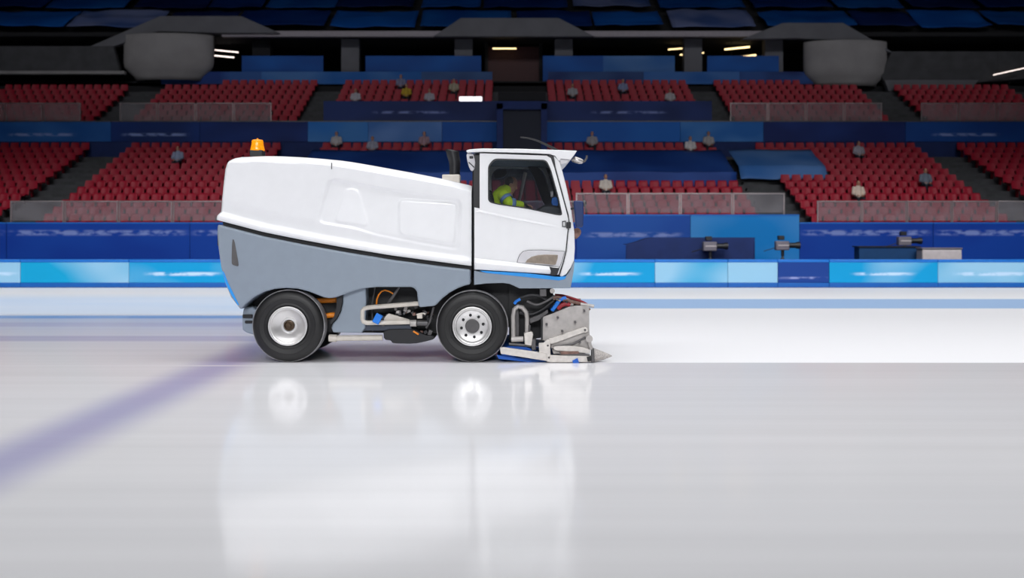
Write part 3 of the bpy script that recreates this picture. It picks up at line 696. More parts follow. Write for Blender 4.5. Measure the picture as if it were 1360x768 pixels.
def hose(pts, r, m, Yh=15.2, nm='hose'):
    q = []
    for i in range(len(pts) - 1):
        p0 = pts[max(0, i - 1)]; p1 = pts[i]; p2 = pts[i + 1]; p3 = pts[min(len(pts) - 1, i + 2)]
        for k in range(5):
            t = k / 5
            q.append(tuple(0.5 * (2 * p1[d] + (p2[d] - p0[d]) * t + (2 * p0[d] - 5 * p1[d] + 4 * p2[d] - p3[d]) * t * t + (3 * p1[d] - p0[d] - 3 * p2[d] + p3[d]) * t ** 3) for d in (0, 1)))
    q.append(pts[-1])
    MB().tube([P(a, b, Yh) for a, b in q], r, 8).build(nm, m, RES)
hose([(683, 403), (687, 399), (695, 394.5), (706, 392), (718, 394), (726, 399)], 0.02, M['black'], 15.15)
hose([(683, 404), (686, 400), (691, 397.5)], 0.022, M['blue_plastic'], 15.12)
hose([(690, 415), (705, 418), (720, 412), (733, 402), (744, 396)], 0.026, M['black'], 15.2)
hose([(733, 413), (739, 405), (744, 398), (752, 396)], 0.03, M['blue_plastic'], 15.12)
hose([(741, 411), (746, 406), (752, 404), (757, 406)], 0.034, M['red_hose'], 15.12)
hose([(735, 397), (741, 395), (750, 398), (764, 402), (776, 405)], 0.026, M['brown_clutter'], 15.12)
hose([(737, 392), (748, 393), (762, 397), (775, 402), (783, 407)], 0.02, M['red_hose'], 15.4)
hose([(700, 400), (712, 405), (724, 401), (737, 393)], 0.018, M['galv_dk'], 15.14)
MB().tube([P(771, 404, 15.1), P(789, 407, 15.1)], 0.025, 10).build('nozzle', M['galv'], RES)
random.seed(11)
for k in range(16):
    px = random.uniform(738, 783); py = 396 + (px - 738) * 0.24 + random.uniform(0, 7)
    s = random.uniform(0.03, 0.07)
    MB().obox(P(px, py, random.uniform(15.1, 15.4)), (s, 0.09, s * .7), Matrix.Rotation(random.uniform(-.6, .6), 3, 'Y')).build('hose_fitting', random.choice([M['brown_clutter'], M['galv'], M['galv_dk'], M['black']]), RES, bevel=0.008)

for o in RES.children_recursive:
    n = o.name.split('.')[0]
    t = {'accent_stripe': 'bright blue stripe along the cab sill', 'side_stripe': 'thin blue stripe on the curved tail', 'beacon_lens': 'orange warning beacon lens', 'blue_canister': 'small tilted blue canister',
         'tank_cover': 'white tank cover with pressed panels', 'lower_body': 'grey lower body with wheel arches', 'exhaust_stack': 'black curved exhaust stack', 'pipe_frame': 'cream coloured bent pipe',
         'side_brush': 'grey pointed bristle brush', 'orange_guard': 'orange bar behind the rear wheel', 'towel_cloth': 'blue cloth under the sled', 'side_mirror': 'navy mirror ahead of the cab'}.get(n)
    if t: o['label'] = t

# ------------------------------------------------------------------ people
def capsule(mb, pts, rs, seg=14):
    mb.tube(pts, rs, seg)
    for p, r in zip(pts, rs): mb.ball(p, r * 0.99, 14, 8)
def head(mb, c, fwd, up, k=1.0):
    """c: centre of the skull; fwd, up: unit vectors"""
    f = Vector(fwd).normalized(); u = Vector(up); u = (u - f * u.dot(f)).normalized(); s = u.cross(f)
    R = Matrix((s, f, u)).transposed()
    at = lambda a, b, d: Vector(c) + (s * a + f * b + u * d) * k
    mb.ball(at(0, -0.01, 0.02), (0.076 * k, 0.095 * k, 0.10 * k), 18, 12, R)
    mb.ball(at(0, 0.025, -0.055), (0.056 * k, 0.066 * k, 0.068 * k), 16, 10, R)
    mb.ball(at(0, 0.098, -0.022), (0.013 * k, 0.02 * k, 0.024 * k), 8, 6, R)       # nose
    mb.ball(at(0, 0.085, 0.012), (0.05 * k, 0.012 * k, 0.012 * k), 8, 6, R)        # brow
    mb.ball(at(0, 0.088, -0.066), (0.026 * k, 0.012 * k, 0.011 * k), 8, 6, R)      # lips
    mb.ball(at(0, 0.075, -0.105), (0.022 * k, 0.02 * k, 0.018 * k), 8, 6, R)       # chin
    for q in (-1, 1): mb.ball(at(0.078 * q, -0.005, -0.015), (0.012 * k, 0.022 * k, 0.032 * k), 8, 6, R)
    return R
def hand(mb, wrist, d, n, thumb_side, curl=0.9, k=1.0):
    """palm from wrist along d, palm facing n, fingers curl towards n; thumb leaves the side near the base"""
    w = Vector(wrist); d = Vector(d).normalized(); n = Vector(n); n = (n - d * n.dot(d)).normalized(); s = d.cross(n) * thumb_side
    R = Matrix((s, d, n)).transposed()
    mb.ball(w + d * 0.05 * k, (0.042 * k, 0.052 * k, 0.016 * k), 12, 8, R)
    for i, (off, ln) in enumerate(((0.03, 0.072), (0.010, 0.080), (-0.011, 0.074), (-0.031, 0.058))):
        b = w + (d * 0.09 + s * off) * k; L3 = (0.42, 0.33, 0.25); p = b; a = 0.25; pts = [p]
        for l in L3:
            a += curl * 0.75
            p = p + (d * math.cos(a - curl * .4) + n * math.sin(a - curl * .4)) * ln * l * k; pts.append(p)
        capsule(mb, pts, [0.0095 * k, 0.009 * k, 0.0085 * k, 0.0075 * k], 8)
    b = w + (d * 0.025 + s * 0.036) * k
    capsule(mb, [b, b + (d * 0.03 + s * 0.026 + n * 0.012) * k, b + (d * 0.055 + s * 0.022 + n * 0.032) * k], [0.012 * k, 0.0105 * k, 0.009 * k], 8)

def person_meshes(sh):
    pass

# driver: seated, facing +X, leaning onto the wheel, head bowed forward
Yd = 16.05
def D(px, py, dy=0.0): return Vector((PX(px, Yd), Yd + dy, PZ(py, Yd)))
drv = thing('person', tuple(D(672, 304)), 'person in a yellow high-visibility jacket at the wheel inside the white cab', 'person')
b = MB()
hip = D(664, 296); chest = D(669, 262); neck = D(672.5, 252.5); hd = D(679, 245)
capsule(b, [hip, D(666, 280), chest], [0.14, 0.14, 0.15]); capsule(b, [chest, neck, D(675.5, 249)], [0.1, 0.065, 0.06])
Rh = head(b, hd, (0.9, -0.05, -0.42), (0.4, 0, 0.9), 1.0)
for s in (-1, 1):
    sh = D(670, 260, 0.17 * s); el = D(677, 271, 0.25 * s) if s < 0 else D(681, 274, 0.22 * s); wr = D(696.5, 273, 0.17 * s)
    capsule(b, [sh, el, wr], [0.06, 0.045, 0.032]); 
    hand(b, wr, (1, 0, -0.1), (0.1, 0, -1), -s, 0.9)
    kn = D(699, 299, 0.13 * s); an = D(705, 336, 0.12 * s)
    capsule(b, [hip + Vector((0, 0.09 * s, 0)), kn, an], [0.09, 0.065, 0.045]); capsule(b, [an, an + Vector((0.16, 0, -0.05))], [0.05, 0.035])
bod = b.build('body', M['skin'], drv, remesh=0.007)
# trousers
t = MB()
for s in (-1, 1):
    kn = D(699, 299, 0.13 * s); an = D(705, 334, 0.12 * s)
    capsule(t, [hip + Vector((0, 0.09 * s, 0)), kn, an], [0.115, 0.085, 0.065])
t.ball(hip, (0.16, 0.19, 0.12)); t.build('trousers', M['trousers'], drv, remesh=0.014)
for s in (-1, 1):
    an = D(705, 336, 0.12 * s); sm_ = MB(); capsule(sm_, [an, an + Vector((0.02, 0, -0.06)), an + Vector((0.17, 0, -0.07))], [0.06, 0.06, 0.045]); sm_.build('boot', M['black'], drv, remesh=0.012)
j = MB()
capsule(j, [D(664.5, 292), D(664.5, 278), D(667, 264), D(669, 257)], [0.175, 0.18, 0.175, 0.13])
j.ball(D(668, 261), (0.13, 0.21, 0.12)); capsule(j, [D(669, 256), D(673, 251.5)], [0.11, 0.088])
for s in (-1, 1):
    sh = D(669.5, 261, 0.17 * s); el = D(677, 270.7, 0.25 * s) if s < 0 else D(681, 274, 0.22 * s); wr = D(692, 272.6, 0.185 * s)
    capsule(j, [sh, el, wr], [0.098, 0.078, 0.056])
jk = j.build('jacket', M['hivis'], drv, remesh=0.012)
def ringband(c, d, r, w, nm):
    c = Vector(c); d = Vector(d).normalized(); MB().tube([c - d * w / 2, c + d * w / 2], r, 20, False).build(nm, M['reflective'], jk, solid=0.006)
sh = D(669.5, 261, -0.17); el = D(677, 270.7, -0.25); wr = D(692, 272.6, -0.185)
ringband(sh.lerp(el, .45), el - sh, 0.099, 0.06, 'sleeve_band'); ringband(el.lerp(wr, .25), wr - el, 0.083, 0.06, 'sleeve_band')
ringband(D(664.5, 274), (0, 0, 1), 0.189, 0.05, 'chest_band')
capsule_h = MB(); capsule_h.ball(hd + Vector((-0.02, 0, 0.035)), (0.092, 0.088, 0.085)); capsule_h.build('hair', M['hair'], drv, remesh=0.01)

# seated spectator, local frame: floor under the seat front at the origin, facing -Y
def spectator():
    r = thing('person', (0, 0, 0), '', 'person')
    b = MB(); hip = Vector((0, 0.42, 0.56)); ch = Vector((0, 0.42, 0.95)); hd = Vector((0, 0.38, 1.24))
    capsule(b, [hip, ch], [0.13, 0.14]); capsule(b, [ch, Vector((0, 0.41, 1.14))], [0.09, 0.06]); head(b, hd, (0, -1, -0.15), (0, 0, 1))
    for s in (-1, 1):
        sh = Vector((0.19 * s, 0.42, 1.02)); el = Vector((0.25 * s, 0.34, 0.76)); wr = Vector((0.12 * s, 0.12, 0.68))
        capsule(b, [sh, el, wr], [0.055, 0.045, 0.032]); hand(b, wr, (-0.35 * s, -1, -0.1), (0, 0, -1), -s, .6)
        kn = Vector((0.12 * s, 0.0, 0.52)); an = Vector((0.13 * s, 0.02, 0.09)); capsule(b, [hip + Vector((0.09 * s, 0, 0)), kn, an], [0.09, 0.065, 0.045]); capsule(b, [an, an + Vector((0, -0.15, -0.04))], [0.05, 0.04])
    b.build('body', M['skin'], r, remesh=0.011)
    t = MB(); t.ball(hip, (0.18, 0.16, 0.11))
    for s in (-1, 1): capsule(t, [hip + Vector((0.09 * s, 0, 0)), Vector((0.12 * s, 0, 0.52)), Vector((0.13 * s, 0.02, 0.12))], [0.105, 0.08, 0.06])
    t.build('trousers', M['trousers'], r, remesh=0.02)
    j = MB(); capsule(j, [Vector((0, 0.42, 0.56)), Vector((0, 0.42, 0.8)), Vector((0, 0.42, 1.0))], [0.165, 0.17, 0.15]); j.ball((0, 0.42, 1.0), (0.21, 0.12, 0.1)); capsule(j, [Vector((0, 0.42, 1.03)), Vector((0, 0.41, 1.1))], [0.1, 0.08])
    for s in (-1, 1): capsule(j, [Vector((0.19 * s, 0.42, 1.01)), Vector((0.25 * s, 0.34, 0.76)), Vector((0.14 * s, 0.15, 0.69))], [0.085, 0.07, 0.052])
    j.build('jacket', mat('jacket_cloth', RGB(120, 120, 130), 0.85), r, remesh=0.018)
    h = MB(); h.ball((0, 0.40, 1.275), (0.086, 0.10, 0.085)); h.build('hair', M['hair'], r, remesh=0.015)
    return r

# ------------------------------------------------------------------ rink boards
BY = 36.35
def board_mat(name, ca, cb, pos, txt): return banner_mat(name, ca, cb, pos, 0.45, txt, 0.48, RGB(196, 222, 246), 0.28)
edges = [-20.0, -17.2, -13.4, -9.6, -5.8, -2.0, 1.8, 5.0, 7.55, 9.3, 11.1, 14.9, 18.7, 22.5]
CY, PAL, NV_ = RGB(0, 160, 208), RGB(150, 198, 226), RGB(22, 62, 140)
bl = ['behind the ice at the left edge of the view', 'left of the machine, second from the left edge', 'left of the machine, partly behind its grey tail', 'hidden mostly behind the rear of the machine',
      'hidden behind the middle of the machine', 'hidden behind the lower body of the cab', 'just ahead of the white cab', 'second section ahead of the cab',
      'next to the navy gate on its left', 'dark navy', 'next to the navy gate on its right', 'right side, second section right of the navy gate', 'at the right edge of the view']
for i in range(len(edges) - 1):
    a, b_ = edges[i], edges[i + 1]; cx = (a + b_) / 2; gate = i == 9
    nm = 'rink_gate' if gate else 'rink_board'
    lab = 'dark navy gate section in the light blue rink boards' if gate else 'light blue padded rink board ' + bl[i]
    th = thing(nm, (cx, BY, 0), lab, 'rink board' if not gate else 'gate', None if gate else 'padded boards along the far side of the ice')
    if gate: m = banner_mat('gate_face', NV_, NV_, 0.5, 0.4, (0.035, 0.72), 0.34, RGB(150, 160, 210))
    else: m = board_mat('board_face.%d' % i, CY if i % 2 else RGB(0, 154, 210), PAL, (0.42, 0.52, 0.6, 0.48)[i % 4], (0.06, 1.15) if i in (0, 2, 11) else ((0.05, 0.9) if i in (6, 10, 12) else None))
    MB().box(a + .004, b_ - .004, BY, BY + 0.18, 0.17, 0.885).build('board_face', m, th, bevel=0.015)
    MB().box(a + .004, b_ - .004, BY - 0.012, BY + 0.2, 0.885, 0.99).build('top_cap', M['cap'], th, bevel=0.02)
    MB().box(a + .004, b_ - .004, BY - 0.012, BY + 0.18, 0.0, 0.17).build('kick_strip', M['kick'], th, bevel=0.01)

# ------------------------------------------------------------------ lower stand
XE = 34.0
NR = 14; RD = 0.85; RH = 0.33; SY = 43.0; SZ = 1.6
prof = [(42.9, 0.0), (42.9, SZ)]
for i in range(NR):
    y = SY + RD * i; z = SZ + RH * i
    if i: prof.append((y, z))
    prof.append((y + RD, z))
prof += [(55.0, SZ + RH * (NR - 1)), (55.0, 0.0)]
def extr_x(mb, pr, x0, x1):
    n = len(pr)
    return mb.add([(x0, y, z) for y, z in pr] + [(x1, y, z) for y, z in pr],
                  [tuple(range(n)), tuple(range(2 * n - 1, n - 1, -1))] + [(i, i + n, (i + 1) % n + n, (i + 1) % n) for i in range(n)])
o = extr_x(MB(), prof, -XE, XE).build('floor_stand_lower', M['concrete'], smooth=0); struct(o)
AISLES = (-21.2, -11.0, 11.8, 22.3)
for x in AISLES:
    s_ = MB()
    for i in range(NR - 1):
        y = SY + RD * (i + 1); z = SZ + RH * i
        s_.box(x - 0.62, x + 0.62, y - 0.42, y + 0.0, z, z + RH * 0.5)
        s_.box(x - 0.62, x + 0.62, y, y + 0.06, z + RH, z + RH + 0.015)
    o = s_.build('floor_stair_lower', M['stairgrey'], smooth=0); struct(o)
o = MB().box(-XE, XE, 42.0, 42.9, 0, 2.36).build('wall_stand_front', M['navycloth']); struct(o)
o = MB().box(2.6, 11.6, 42.0, 42.9, 2.36, 2.68).build('wall_stand_kerb', M['navycloth']); struct(o)

# front wall banners
wb = [(-34, -27, 0), (-27, -20.4, 0), (-20.4, -13.0, 0), (-13.0, -5.0, 0), (-5.0, 2.6, 0), (2.6, 7.2, 1), (7.2, 11.6, 2), (11.6, 17.0, 0), (17.0, 22.4, 0), (22.4, 28, 0)]
wl_ = ['', 'dark blue wall banner with pale lettering below the far left stair', 'dark blue wall banner with pale lettering just left of the machine', 'dark blue wall banner hidden behind the grey rear body', 'dark blue wall banner behind the cab',
       'royal blue wall banner just ahead of the cab', 'bright blue wall banner above the navy covered booth', 'dark blue wall banner with pale lettering right of the booth', 'dark blue wall banner with pale lettering above the white case', 'dark blue wall banner at the right edge of the view']
for i, (a, b_, k) in enumerate(wb):
    if a < -28: continue
    cols = {0: (RGB(0, 58, 158), RGB(4, 66, 166)), 1: (RGB(30, 84, 170), RGB(24, 76, 164)), 2: (RGB(0, 128, 205), RGB(60, 140, 210))}[k]
    th = thing('wall_banner', ((a + b_) / 2, 41.96, 0), wl_[i], 'banner', 'banners along the front wall of the stand')
    top = 2.3 if k == 0 else 2.62
    m = banner_mat('wall_banner_cloth.%d' % i, cols[0], cols[1], 0.5, 0.4, (0.1, (b_ - a) / 2 - 0.25) if k == 0 else ((0.09, 1.8) if k == 1 else None), 1.93 if k == 0 else 1.85, RGB(128, 146, 205))
    MB().box(a + .01, b_ - .01, 41.93, 42.0, 0.02, top).build('banner_cloth', m, th)
    MB().box(a + .01, b_ - .01, 41.91, 42.2, top, top + 0.05).build('banner_rail', M['cap'], th)

# seats ------------------------------------------------------------
def seat_shapes():
    def pan(u, v):
        x = (u - .5) * 0.44; y = 0.22 + 0.40 * v
        return (x, y, 0.43 - 0.03 * math.cos((u - .5) * math.pi) + 0.015 * (1 - v) - 0.05 * max(0, (0.18 - v) / .18) ** 2)
    def back(u, v):
        x = (u - .5) * (0.44 - 0.06 * max(0, v - .7) / .3); z = 0.42 + 0.40 * v
        return (x, 0.62 + 0.09 * v - 0.035 * (1 - math.cos((u - .5) * math.pi)) + 0.0, z)
    return pan, back
pan, back = seat_shapes()
def make_seat():
    r = thing('stadium_seat', (0, 0, 0), '', 'seat')
    MB().grid(pan, 6, 6).build('seat_pan', M['seat'], r, solid=0.025)
    MB().grid(back, 6, 5).build('backrest', M['seat'], r, solid=0.025)
    MB().box(-0.03, 0.03, 0.45, 0.66, 0.02, 0.40).build('bracket', M['bracket'], r)
    return r
def aisle_near(x, w=0.95): return any(abs(x - a) < w for a in AISLES)
PITCH = 0.53
slots = []
def covered(i, x):
    if 7 <= i <= 11 and -11.0 < x < 11.2: return True
    if 8 <= i <= 11 and 12.6 < x < 15.3: return True
    if i >= 8 and abs(x - 0.5) < 1.3: return True
    return False
for i in range(NR):
    y = SY + RD * i; z = SZ + RH * i
    n = int(2 * XE / PITCH)
    for k in range(n):
        x = -XE + 0.4 + PITCH * k
        if aisle_near(x) or covered(i, x): continue
        px = CX + x / (y + .5) * F
        slots.append((i, x, y, z, px))
def block(x):
    if x < -21.2: return 'left of the far left stair'
    if x < -11: return 'between the two left stairs'
    if x < 11.8: return 'centre block beside the cab'
    if x < 22.3: return 'between the two right stairs'
    return 'right of the far right stair'
ordn = ['front', 'second', 'third', 'fourth', 'fifth', 'sixth', 'seventh', 'eighth', 'ninth', 'tenth']
vis = [s for s in slots if (-2 < s[4] < 284 or 782 < s[4] < 1362)]
vis.sort(key=lambda s: (s[0], abs(s[1])))
chosen = vis[:300]; ch = set(id(s) for s in chosen)
proto = make_seat(); first = True
for s in chosen:
    i, x, y, z, px = s
    if first: o = proto; first = False
    else: o = copy_tree(proto)
    o.location = (x, y, z + 0.001)
    o['label'] = 'red stadium seat, %s row of the lower stand, %s' % (ordn[i], block(x)); o['group'] = 'red seats, lower stand, %s row, %s' % (ordn[i], block(x))
rest = MB()
def add_seat(mb, x, y, z):
    for fn, nu, nv in ((pan, 2, 2), (back, 2, 2)):
        mb.grid(lambda u, v: (fn(u, v)[0] + x, fn(u, v)[1] + y, fn(u, v)[2] + z), nu, nv)
        mb.grid(lambda u, v: (fn(u, v)[0] + x, fn(u, v)[1] + y + (0.02 if fn is back else 0), fn(u, v)[2] + z - (0.025 if fn is pan else 0)), nu, nv, True)
    mb.box(x - .03, x + .03, y + .45, y + .62, z, z + .4)
for s in slots:
    if id(s) in ch: continue
    if -80 < s[4] < 1440: add_seat(rest, s[1], s[2], s[3])
o = rest.build('seat_rows', M['seat']); tag(o, 'remaining red seats further up the lower stand', 'seats', kind='stuff')

# glass balustrades ------------------------------------------------
def make_bal(w, h):
    r = thing('glass_balustrade', (0, 0, 0), '', 'balustrade')
    MB().box(-w / 2 + .04, w / 2 - .04, -0.008, 0.008, 0.06, h).build('glass_pane', M['balglass'], r, smooth=0)
    MB().box(-w / 2, w / 2, -0.03, 0.03, h, h + 0.05).build('handrail', M['rail'], r, bevel=0.01)
    for s in (-1, 1): MB().box(s * (w / 2 - .03) - .02, s * (w / 2 - .03) + .02, -0.03, 0.03, 0, h).build('post', M['rail'], r)
    return r
bp_ = make_bal(2.0, 0.82); first = True
for a, b_, side in ((-27.5, -21.85, 'far left'), (-20.5, -11.65, 'left'), (-10.35, 2.6, 'centre'), (2.6, 11.15, 'right centre'), (12.45, 21.65, 'right'), (22.95, 27.5, 'far right')):
    n = max(1, round((b_ - a) / 2.0)); w_ = (b_ - a) / n
    for k in range(n):
        o = bp_ if first else copy_tree(bp_); first = False
        o.location = (a + w_ * (k + .5), 42.45, 2.69 if side == 'right centre' else 2.37); o.scale.x = w_ / 2.0 * 0.995
        o['label'] = 'glass balustrade panel in front of the %s block of the lower stand' % side; o['group'] = 'glass balustrades, lower stand, %s block' % side

# tarpaulins over the seats ----------------------------------------
def tarp(name, x0, x1, pts, m, label, group=None, amp=0.04):
    """pts: (y, z) rising profile; a sheet with folds"""
    n = max(8, int((x1 - x0) * 3)); L = len(pts) - 1; sd = random.random() * 100
    def fn(u, v):
        t = v * L; i = min(L - 1, int(t)); k = t - i
        y = pts[i][0] + (pts[i + 1][0] - pts[i][0]) * k; z = pts[i][1] + (pts[i + 1][1] - pts[i][1]) * k
        x = x0 + (x1 - x0) * u
        w = noise.noise(Vector((x * 0.9 + sd, y * 0.7, sd)))
        return (x + 0.05 * w, y + amp * w, z + amp * 1.5 * w)
    o = MB().grid(fn, n, L * 5).build(name, m, smooth=60, solid=0.02)
    return tag(o, label, 'tarpaulin', group)
def rowp(i, up=0.0): return (SY + RD * i + 0.3, SZ + RH * i + up)
navy = banner_mat('navy_tarp', RGB(28, 58, 128), RGB(40, 78, 155), 0.5, 0.5, None)
pale = banner_mat('pale_tarp', RGB(90, 132, 192), RGB(60, 110, 178), 0.5, 0.5, None)
tp = [(SY + RD * 7 + .1, SZ + RH * 7 + .15), (SY + RD * 7 + .12, SZ + RH * 7 + .9)] + [(SY + RD * i + .6, SZ + RH * i + .93) for i in (7, 9, 11)]
tarp('tarpaulin', -10.2, -1.0, tp, navy, 'navy tarpaulin over lower stand seats behind the exhaust stack', 'tarpaulins on the lower stand')
tarp('tarpaulin', 2.0, 10.6, tp, navy, 'navy tarpaulin over lower stand seats right of the cab roof', 'tarpaulins on the lower stand')
tp2 = [(SY + RD * 8 + .1, SZ + RH * 8 + .3)] + [(SY + RD * i + .6, SZ + RH * i + .95) for i in (8, 9, 11)]
tarp('tarpaulin', 11.0, 15.2, tp2, pale, 'pale blue tarpaulin over seats at the top of the middle right stair', 'tarpaulins on the lower stand')

# central entrance in the stand
o = MB().box(-0.7, 1.7, 52.05, 54.95, 6.0, 9.0).build('wall_entrance', M['concrete_dk']); struct(o)
ed = thing('entrance_portal', (0.5, 51.95, 4.6), 'dark navy entrance portal in the middle of the stands above the cab', 'entrance')
MB().box(-0.75, -0.45, 51.7, 52.0, 4.5, 8.4).build('portal_jamb', M['navycloth'], ed); MB().box(1.45, 1.75, 51.7, 52.0, 4.5, 8.4).build('portal_jamb', M['navycloth'], ed)
MB().box(-0.75, 1.75, 51.7, 52.0, 8.1, 8.5).build('portal_lintel', M['navycloth'], ed)
MB().box(-0.45, 1.45, 51.9, 51.98, 4.5, 8.1).build('portal_door', mat('portal_dark', RGB(10, 18, 40), .7), ed)

# ------------------------------------------------------------------ mid wall with fascia banners
FY = 55.0
o = MB().box(-XE - 6, XE + 6, FY, 56.2, 5.0, 7.83).build('wall_fascia', M['navycloth']); struct(o)
fb = [(-28.5, -21.2, RGB(24, 88, 165), RGB(50, 110, 185), 'mid blue fascia banner at the left end of the middle wall'),
      (-21.2, -16.5, RGB(16, 44, 105), RGB(18, 56, 130), 'navy fascia banner right of the far left stair top'),
      (-16.5, -10.8, RGB(12, 40, 105), RGB(20, 54, 128), 'dark navy fascia banner above the orange beacon'),
      (-10.8, -7.6, RGB(28, 112, 195), RGB(60, 125, 195), 'bright blue fascia banner above the white tank'),
      (-7.6, -3.7, RGB(98, 138, 200), RGB(60, 110, 180), 'pale blue fascia banner left of the bright one by the portal'),
      (-3.7, -0.8, RGB(8, 88, 175), RGB(12, 80, 165), 'bright blue fascia banner immediately left of the portal'),
      (1.8, 8.9, RGB(10, 90, 180), RGB(16, 100, 190), 'bright blue fascia banner right of the portal'),
      (8.9, 13.3, RGB(80, 140, 205), RGB(30, 105, 185), 'pale blue fascia banner at the middle right stair'),
      (13.3, 20.8, RGB(14, 38, 105), RGB(22, 52, 125), 'dark navy fascia banner above the right seat block'),
      (20.8, 27.2, RGB(20, 78, 160), RGB(16, 66, 145), 'mid blue fascia banner at the right end of the middle wall')]
for k, (a, b_, c1, c2, lab) in enumerate(fb):
    m = banner_mat('fascia_cloth.%d' % k, c1, c2, 0.5, 0.5, (0.07, 1.6) if k in (0, 1, 9) else None, 6.85 + .3 if False else 7.15, RGB(140, 160, 215))
    th = thing('fascia_banner', ((a + b_) / 2, FY - .05, 0), lab, 'banner', 'banners along the middle wall')
    MB().box(a + .01, b_ - .01, FY - 0.06, FY, 6.78, 7.83).build('banner_cloth', m, th)
    MB().box(a + .01, b_ - .01, FY - 0.1, FY + 0.1, 7.83, 7.88).build('banner_rail', M['galv_dk'], th)

# ------------------------------------------------------------------ upper tier
UY, UZ, UN, UD, UH = 56.2, 7.6, 8, 0.85, 0.40
prof = [(UY, 5.0), (UY, UZ)]
for i in range(UN):
    y = UY + UD * i; z = UZ + UH * i
    if i: prof.append((y, z))
    prof.append((y + UD, z))
prof += [(63.2, UZ + UH * (UN - 1)), (63.2, 5.0)]
o = extr_x(MB(), prof, -XE - 6, XE + 6).build('floor_stand_middle', M['concrete'], smooth=0); struct(o)
UA = (-21.6, -10.9, 11.3, 21.6)
up = MB()
for i in range(UN):
    y = UY + UD * i; z = UZ + UH * i
    for k in range(int(60 / PITCH)):
        x = -30 + PITCH * k
        if any(abs(x - a) < 1.0 for a in UA): continue
        if abs(x - 0.5) < 1.5: continue
        if -10.0 < x < 10.6 and i < 3: continue
        if i == 7 and abs(x) > 17.6: continue
        add_seat(up, x, y, z)
o = up.build('upper_seat_rows', M['seat']); tag(o, 'rows of dim red seats in the middle tier above the blue fascia', 'seats', kind='stuff')
for x in UA:
    s_ = MB()
    for i in range(UN - 1):
        y = UY + UD * (i + 1); z = UZ + UH * i
        s_.box(x - 0.62, x + 0.62, y - 0.42, y, z, z + UH * 0.5); s_.box(x - 0.62, x + 0.62, y, y + .06, z + UH, z + UH + .015)
    o = s_.build('floor_stair_middle', M['stairgrey'], smooth=0); struct(o)
first = True; x = -29.0; up_b = make_bal(2.0, 1.0)
while x < 28.5:
    cx = x + 1.0
    if not any(abs(cx - a) < 0.9 for a in UA) and not (-10 < cx < 10.6):
        o = up_b if first else copy_tree(up_b); first = False
        o.location = (cx, 55.3, 7.83)
        side = 'far left' if cx < -21.6 else 'left' if cx < -10 else 'right' if cx < 21.6 else 'far right'
        o['label'] = 'glass balustrade panel on the middle wall, %s seat block' % side; o['group'] = 'glass balustrades, middle wall, %s block' % side
    x += 2.03
# navy press balcony front in the centre
for a, b_, lab in ((-10.0, -0.8, 'navy balcony front cloth left of the portal, under the press seats'), (1.8, 10.6, 'navy balcony front cloth right of the portal, under the press seats')):
    m = banner_mat('balcony_cloth', RGB(22, 40, 92), RGB(30, 52, 112), 0.5, 0.5, (0.06, 1.8), 8.35, RGB(120, 135, 190))
    o = MB().box(a, b_, 55.12, 55.22, 7.885, 8.95).build('balcony_cloth', m); o.data.transform(Matrix.Translation((-(a + b_) / 2, 0, 0))); o.location.x = (a + b_) / 2
    tag(o, lab, 'banner', 'navy balcony fronts')
    d = thing('press_desk', ((a + b_) / 2, 56.9, 7.6), 'long grey press desk ' + ('left' if a < 0 else 'right') + ' of the portal behind the navy balcony front', 'desk', 'press desks')
    MB().box(a + .2, b_ - .2, 56.6, 57.2, 9.0, 9.06).build('desk_top', M['concrete_lt'], d); MB().box(a + .2, b_ - .2, 56.6, 56.66, 8.5, 9.0).build('desk_front', M['concrete_md'], d)
    n = 5
    for k in range(n):
        xx = a + .6 + (b_ - a - 1.2) * k / (n - 1); MB().box(xx - .03, xx + .03, 56.8, 57.0, 7.6, 9.0).build('desk_leg', M['bracket'], d)

# people in the press seats and upper rows of the lower stand
sp = spectator(); firstp = True
def place_person(x, y, z, col, lab, grp='people seated in the stands'):
    global firstp
    o = sp if firstp else copy_tree(sp); firstp = False
    o.location = (x, y, z); o['label'] = lab; o['group'] = grp
    m = mat('jacket_cloth', col, 0.85)
    for c in o.children:
        if c.name.startswith('jacket'):
            c.material_slots[0].link = 'OBJECT'; c.material_slots[0].material = m
ppl = [(-8.9, 3, RGB(190, 186, 196), 'person in pale grey jacket, leftmost in the press seats'), (-6.1, 4, RGB(190, 160, 50), 'person in yellow jacket in the press seats left of the portal'),
       (-4.7, 3, RGB(175, 172, 185), 'person in pale grey jacket in the press seats, right of the yellow one'), (-3.4, 5, RGB(170, 160, 140), 'person in beige jacket in the upper press seats left of the portal'),
       (-6.6, 6, RGB(130, 130, 160), 'person in lilac jacket in the top press row left of the portal'), (3.5, 4, RGB(165, 165, 172), 'person in light grey jacket, first in the press seats right of the portal'),
       (6.5, 5, RGB(130, 140, 175), 'person in blue grey jacket in the press seats right of the portal'), (9.0, 3, RGB(185, 180, 185), 'person in white jacket at the right end of the press seats')]
for x, i, c, lab in ppl: place_person(x, UY + UD * i - 0.05 + .08, UZ + UH * i + 0.02, c, lab)
ppl = [(-9.2, 13, RGB(185, 180, 182), 'person in pale jacket on the top lower-stand row above the white tank, leftmost'), (-7.2, 12, RGB(150, 150, 165), 'person in grey jacket behind the navy tarpaulin, second from left'),
       (-4.6, 13, RGB(160, 130, 140), 'person in dusty pink jacket on the top lower-stand row left of the portal'), (4.2, 13, RGB(160, 155, 160), 'person in grey jacket on the top lower-stand row above the cab front'),
       (9.2, 12, RGB(205, 200, 200), 'person in white jacket at the right end above the navy tarpaulin'), (10.3, 13, RGB(170, 165, 165), 'person in grey jacket beside the middle right stair top')]
for x, i, c, lab in ppl: place_person(x, SY + RD * i + 0.03, SZ + RH * i + 0.02, c, lab)
